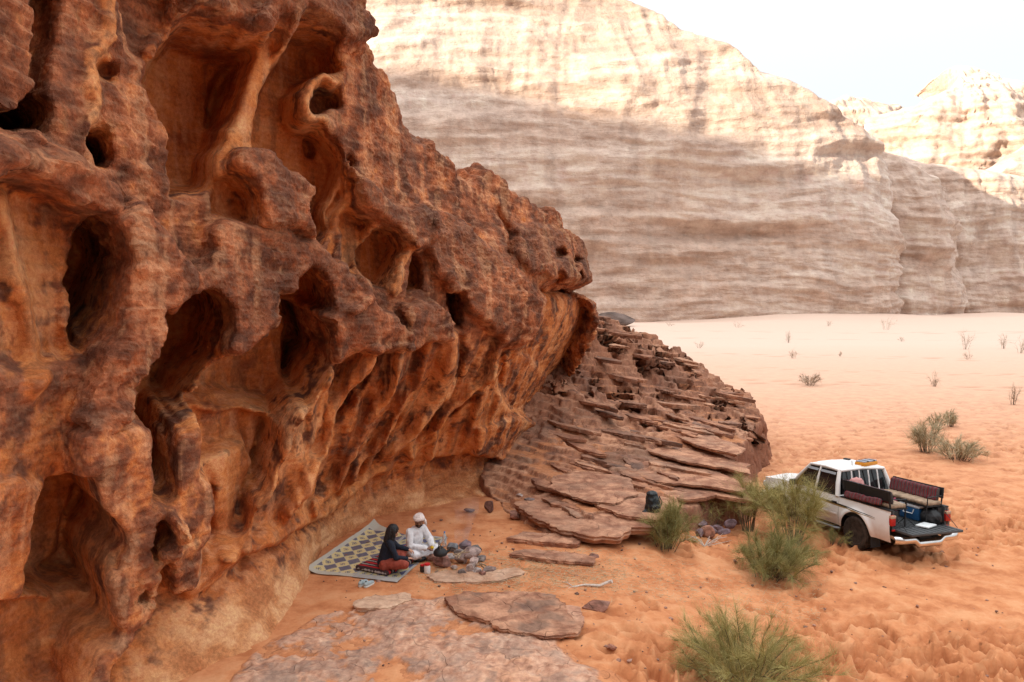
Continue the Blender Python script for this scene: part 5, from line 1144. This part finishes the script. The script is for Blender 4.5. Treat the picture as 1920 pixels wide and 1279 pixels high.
# bleached branch
br = empty('dry_branch', (*at(1075, 1112, -.05), -.03), 0, label='bleached white dry branch lying on the sand', category='branch')
MB().tube([(0, 0, .03), (.25, .04, .05), (.50, .0, .045), (.66, .06, .09), (.74, .03, .12)], [.012, .022, .026, .03, .036], 8).build('stem', BLEACH, br)
for pts in ([(0.05, 0, .03), (-.12, .06, .02), (-.28, .10, .015)], [(.12, 0, .04), (-.04, -.09, .05), (-.16, -.14, .02)], [(.0, .02, .03), (-.10, .16, .06), (-.18, .26, .03)]): MB().tube(pts, [.010, .007, .003], 6).build('twig', BLEACH, br)
tw = empty('dry_twigs', (*at(1325, 1030, -.35), -.36), 0, label='tangle of bleached twigs beside the green shrub', category='twigs'); r4 = random.Random(4)
for i in range(16):
    a = r4.uniform(-.6, 2.6); l_ = r4.uniform(.3, .8); MB().tube([(0, 0, .02), (math.cos(a)*l_*.5, math.sin(a)*l_*.3, r4.uniform(.06, .22)), (math.cos(a+.3)*l_, math.sin(a+.3)*l_*.5, r4.uniform(.02, .3))], [.010, .007, .003], 5).build('twig', BLEACH, tw)
# dark rucksack on the ledge
o = empty('rucksack', (*at(1226, 966, .38), .37), R(20), label='black rucksack standing on the rock ledge', category='rucksack'); NYL = plain('black_nylon', (.012, .016, .018), .5, var=.4)
q = MB(); q.limb([V(0, 0, .12), V(0, 0, .30), V(-.02, 0, .42)], [.17, .16, .12]); q.ball((0, -.12, .16), (.12, .08, .12)); q.limb([V(-.22, 0, .05), V(.0, 0, .08)], [.05, .08]); q.remesh('body', NYL, o, .016, 4, .018, 10)
q = MB(); q.ball((-.02, 0, .47), (.13, .12, .06)); q.remesh('lid', NYL, o, .016, 3, .01, 12)
for s in (1, -1): MB().tube([(.13, s*.07, .42), (.20, s*.08, .28), (.14, s*.08, .10)], .014, 8).build('strap', NYL, o)
MB().tube([(-.04, -.12, .38), (.04, -.13, .36)], .012, 6).build('buckle', plain('steel_buckle', (.5, .5, .5), .3, .8), o)
# ------------------------------------------------------------------ broom shrubs, dry plants, straw
def leaf_mat(name, lo, hi, tip):
    t = NT(name); n = t.noise(3.0, 3, t.pos(obj=True)); h = t.attr('tip'); c = t.ramp(n, [(.3, lo), (.7, hi)]); c = t.mix(t.math('MULTIPLY', h, .6), c, tip)
    t.color(c); t.b.inputs['Roughness'].default_value = .7; t.b.inputs['Subsurface Weight'].default_value = 0.0; return t.m
GREEN = leaf_mat('broom_green', (.15, .145, .042), (.25, .235, .075), (.40, .35, .15)); OLIVE = leaf_mat('broom_yellow_green', (.23, .205, .06), (.35, .31, .105), (.50, .42, .18)); PALE = leaf_mat('dry_straw_green', (.32, .27, .15), (.45, .38, .24), (.55, .47, .32)); DRY = leaf_mat('grey_dry_stems', (.40, .30, .22), (.50, .39, .29), (.56, .45, .35))
BARK = plain('broom_bark', (.13, .09, .06), .9, var=.4)
def ribbons(paths, widths):
    """many thin curved stems as crossed ribbons -> mesh with a 'tip' attribute"""
    paths = np.asarray(paths); n, k = paths.shape[:2]; t = np.gradient(paths, axis=1); t /= np.linalg.norm(t, axis=-1)[..., None]+1e-9
    rv = np.random.default_rng(n).normal(size=(n, 1, 3)); s = np.cross(t, rv); s /= np.linalg.norm(s, axis=-1)[..., None]+1e-9
    w_ = np.asarray(widths)[:, None, None]*np.linspace(1, .35, k)[None, :, None]
    V_ = np.stack([paths-s*w_, paths+s*w_], 2).reshape(-1, 3); b = (np.arange(n)*k*2)[:, None]+(np.arange(k-1)*2)[None, :]
    q = np.stack([b, b+1, b+3, b+2], -1).reshape(-1, 4); me = bpy.data.meshes.new('stems'); me.vertices.add(len(V_)); me.vertices.foreach_set('co', V_.astype(np.float32).ravel())
    me.loops.add(q.size); me.loops.foreach_set('vertex_index', q.ravel().astype(np.int32)); me.polygons.add(len(q)); me.polygons.foreach_set('loop_start', np.arange(0, q.size, 4, dtype=np.int32)); me.update(calc_edges=True)
    a = me.attributes.new('tip', 'FLOAT', 'POINT'); a.data.foreach_set('value', np.tile(np.repeat(np.linspace(0, 1, k), 2), n).astype(np.float32)); return me
def shrub(name, loc, w_, h_, seed, mat, label, nb=26, ns=2600, lean=(0, 0), bare=.15, group=None, fine=.0022, ln=(.14, .36), spread=.22):
    """tangled woody branches fan out from a loose base; fine green switches grow all along them"""
    r = np.random.default_rng(seed); root = empty(name, loc, 0, label=label, category='shrub')
    if group: root['group'] = group
    m = MB(); B = []
    for i in range(nb):
        a = r.uniform(0, 2*np.pi); o = r.uniform(0, 1)**.6; tall = r.uniform(.55, 1.08)
        base = np.array([np.cos(a)*o, np.sin(a)*o, 0])*w_*spread*r.uniform(.3, 1)
        tip = np.array([np.cos(a)*o*w_*.46, np.sin(a)*o*w_*.46, h_*(.92-.42*o*o)*tall])+np.array([lean[0], lean[1], 0])*h_*r.uniform(.5, 1.3)
        t = np.linspace(0, 1, 7)[:, None]; p = base+(tip-base)*t+np.cumsum(r.normal(0, .035*h_, (7, 3)), 0)*t+np.array([0, 0, 1])*(.12*h_*np.sin(t*np.pi))*o
        B.append(p); m.tube([Vector(q) for q in p[:6]], list(np.linspace(.009, .003, 6)*min(1.4, .6+h_*.5)), 5, False)
    m.build('branch', BARK, root)
    B = np.array(B); bi = r.integers(0, nb, ns); tt = (bare+(1-bare)*r.uniform(0, 1, ns)**.8)*5.999; i0 = tt.astype(int); f = (tt-i0)[:, None]; S = B[bi, i0]*(1-f)+B[bi, i0+1]*f; D = B[bi, i0+1]-B[bi, i0]; D /= np.linalg.norm(D, axis=1)[:, None]+1e-9
    cl = r.normal(0, .45, (nb*6, 3))[bi*6+i0]                      # switches of one node lean together: loose sprays with gaps
    d = D*.6+r.normal(0, .40, (ns, 3))+cl+np.array([0, 0, .45]); d /= np.linalg.norm(d, axis=1)[:, None]; L_ = r.uniform(ln[0], ln[1], ns)*h_
    k = np.linspace(0, 1, 4)[None, :, None]; droop = np.array([0, 0, -1.0])[None, None, :]*(k**2)*(L_*r.uniform(-.1, .5, ns))[:, None, None]
    P = S[:, None, :]+d[:, None, :]*k*L_[:, None, None]+droop+(r.normal(0, .03, (ns, 1, 3))*k**2)*h_; P[..., 2] = np.maximum(P[..., 2], .01)
    link('foliage', ribbons(P, r.uniform(.6, 1.3, ns)*fine), mat, root); return root
def gpos(px, py, z): x, y = at(px, py, z); return (x, y, float(ground_z(x, y))-.02)
shrub('broom_shrub', gpos(1412, 1306, -.35), 2.6, 1.12, 1, OLIVE, 'airy yellow-green broom shrub cut by the lower picture edge', 80, 14000, fine=.0017)
shrub('broom_shrub', gpos(1448, 1083, -.5), 2.1, 1.05, 2, GREEN, 'wide dense green broom shrub with brown stems before the truck', 70, 12500, lean=(.2, 0))
shrub('broom_shrub', gpos(1254, 1047, -.35), 1.15, 1.10, 3, GREEN, 'upright green broom shrub against the ledge overhang', 40, 7500, lean=(.08, 0))
shrub('broom_shrub', gpos(1408, 1000, -.5), 1.1, 1.55, 4, OLIVE, 'tall thin-stemmed broom shrub with a tufted top left of the truck', 20, 3200, bare=.55)
shrub('broom_shrub', gpos(1492, 1018, -.55), 1.75, 1.75, 5, OLIVE, 'tall yellow-green broom shrub covering the truck front door', 34, 7000, bare=.4, fine=.0024)
shrub('broom_shrub', gpos(1572, 1028, -.6), .7, .45, 6, GREEN, 'low green sprig beside the rear wheel of the truck', 16, 1200, lean=(.3, 0))
shrub('broom_shrub', gpos(1330, 975, -.2), 1.3, .75, 7, OLIVE, 'sparse yellowish shrub growing from under the ledge', 18, 1300, bare=.2)
shrub('desert_bush', gpos(1742, 853, -.6), 1.2, 1.35, 8, PALE, 'upright khaki bush at the left of the far clump', 26, 2600, fine=.0042)
shrub('desert_bush', gpos(1803, 868, -.6), 2.3, .95, 9, PALE, 'low wide straw-coloured bush at the right of the far clump', 40, 4200, fine=.0042)
shrub('desert_bush', gpos(1757, 803, -.6), 1.2, .75, 10, PALE, 'small khaki bush behind the upright one', 18, 1400, fine=.005)
shrub('desert_bush', gpos(1785, 801, -.6), 1.3, .85, 11, PALE, 'small round khaki bush at the back of the far clump', 18, 1500, fine=.005)
shrub('desert_bush', gpos(1518, 726, -.6), 2.4, .95, 12, DRY, 'greyish dry bush alone on the sand above the truck', 22, 1300, fine=.008)
for i, (px, py, w_, h_, lb) in enumerate([(1660,617,3.6,3.4,'faint dry bush by the foot of the huge mountain face'),(1382,612,4,1.6,'low dry bush on the far sand rim'),(1478,640,1.6,2.0,'thin dry stalk bush on the mid plain'),(1486,672,1.7,1.1,'small dry bush below the thin stalk one'),(1552,612,3.0,1.6,'tiny dry bush in the middle of the far rim'),
        (1808,655,1.8,2.6,'tall sparse dry bush on the right plain'),(1882,655,1.6,2.2,'sparse dry bush near the right picture edge'),(1912,662,1.6,2.0,'dry bush cut by the right picture edge'),(1752,728,.7,1.1,'lone dry stalk standing on the right plain'),(1902,762,.9,1.3,'thin dry shrub low at the right picture edge'),
        (1690,640,1.5,.8,'tiny dry tuft left of the tall sparse bush'),(1310,652,2.4,1.1,'pale dry bush just beyond the ledge crest'),(1575,668,1.2,.6,'tiny dry tuft at mid plain'),(1815,672,1.2,.9,'small dry tuft under the tall sparse bush'),(1255,612,2.6,1.3,'pale dry bush near the dark boulder')]):
    shrub('dry_bush', gpos(px, py, -.6), w_, h_, 40+i, DRY, lb, 9, 150, fine=.009, group='dry bushes scattered over the plain')
# loose straw and needles round the camp
r = np.random.default_rng(77); n = 5200; PX = np.concatenate([r.normal(1010, 120, n//2), r.uniform(780, 1560, n//2)]); PY = np.concatenate([r.normal(1085, 22, n//2), r.uniform(1040, 1125, n//2)])
k = (PY > 990) & (PX > 620); PX, PY = PX[k], PY[k]; W_ = np.array([at(a, b, -.05) for a, b in zip(PX, PY)]); a = r.uniform(0, 6.28, len(W_)); l_ = r.uniform(.03, .15, len(W_)); g = ground_z(W_[:, 0], W_[:, 1])
tt = np.linspace(-.5, .5, 3)[None, :]; P = np.stack([W_[:, :1]+np.cos(a)[:, None]*l_[:, None]*tt, W_[:, 1:]+np.sin(a)[:, None]*l_[:, None]*tt, (g+.012)[:, None]+r.uniform(0, .02, (len(W_), 1))+.02*(tt+.5)*r.normal(0, .6, (len(W_), 1))], -1)
link('dry_straw', ribbons(P, np.full(len(P), .0035)), PALE, kind='stuff', label='scattered dry straw and needles on the sand by the hearth', category='straw')

# small loose stones scattered over the sand and the rock floor
def pebbles():
    r = np.random.default_rng(91); bm = bmesh.new(); n = 0
    while n < 420:
        if n < 230: px, py = r.uniform(600, 1250), r.uniform(985, 1279)
        else: px, py = r.uniform(1000, 1900), r.uniform(900, 1279)
        x, y = at(px, py, -.1); s = .012+.035*r.random()**3; g = float(ground_z(x, y))
        q = bmesh.ops.create_icosphere(bm, subdivisions=1, radius=s); e = r.uniform(.6, 1.3, 3); a = r.uniform(0, 6.28)
        for v in q['verts']:
            c = v.co*(1+.25*r.normal()); v.co = Vector((x+c.x*e[0]*math.cos(a)-c.y*e[1]*math.sin(a), y+c.x*e[0]*math.sin(a)+c.y*e[1]*math.cos(a), g+.01+c.z*.7))
        n += 1
    me = bpy.data.meshes.new('pebbles'); bm.to_mesh(me); bm.free(); k = len(me.vertices); base = np.repeat(r.uniform(.45, 1.25, k//12+1), 12)[:k, None]
    set_color(me, np.array((.30, .17, .125))*base); link('pebbles', me, ROCK, kind='stuff', label='small loose stones scattered over the sand', category='pebbles')
pebbles()

# ------------------------------------------------------------------ thin smoke rising from the hearth
def build_smoke():
    m = MB(); x, y = at(862, 1046, .3); m.tube([(0, 0, .0), (.03, .0, .35), (.12, .05, .75), (.10, .1, 1.15)], [.10, .16, .24, .30], 16)
    me = m.mesh('smoke'); mt = bpy.data.materials.new('smoke_volume'); mt.use_nodes = True; t = mt.node_tree; t.nodes.clear()
    o_ = t.nodes.new('ShaderNodeOutputMaterial'); v = t.nodes.new('ShaderNodeVolumePrincipled'); v.inputs['Color'].default_value = (.8, .82, .88, 1)
    tc_ = t.nodes.new('ShaderNodeTexCoord'); n = t.nodes.new('ShaderNodeTexNoise'); n.inputs['Scale'].default_value = 3.0; n.inputs['Detail'].default_value = 3
    mr = t.nodes.new('ShaderNodeMapRange'); mr.inputs[1].default_value = .42; mr.inputs[2].default_value = .75; mr.inputs[3].default_value = 0; mr.inputs[4].default_value = 3.0
    t.links.new(tc_.outputs['Object'], n.inputs['Vector']); t.links.new(n.outputs['Fac'], mr.inputs[0]); sx_ = t.nodes.new('ShaderNodeSeparateXYZ'); t.links.new(tc_.outputs['Object'], sx_.inputs[0]); fz = t.nodes.new('ShaderNodeMapRange'); fz.inputs[1].default_value = .15; fz.inputs[2].default_value = 1.05; fz.inputs[3].default_value = 1; fz.inputs[4].default_value = 0
    t.links.new(sx_.outputs['Z'], fz.inputs[0]); mu = t.nodes.new('ShaderNodeMath'); mu.operation = 'MULTIPLY'; t.links.new(mr.outputs[0], mu.inputs[0]); t.links.new(fz.outputs[0], mu.inputs[1]); t.links.new(mu.outputs[0], v.inputs['Density']); t.links.new(v.outputs[0], o_.inputs['Volume'])
    o = link('smoke', me, mt, kind='stuff', label='thin bluish smoke rising from the campfire', category='smoke'); o.location = (x, y, .40)
build_smoke()
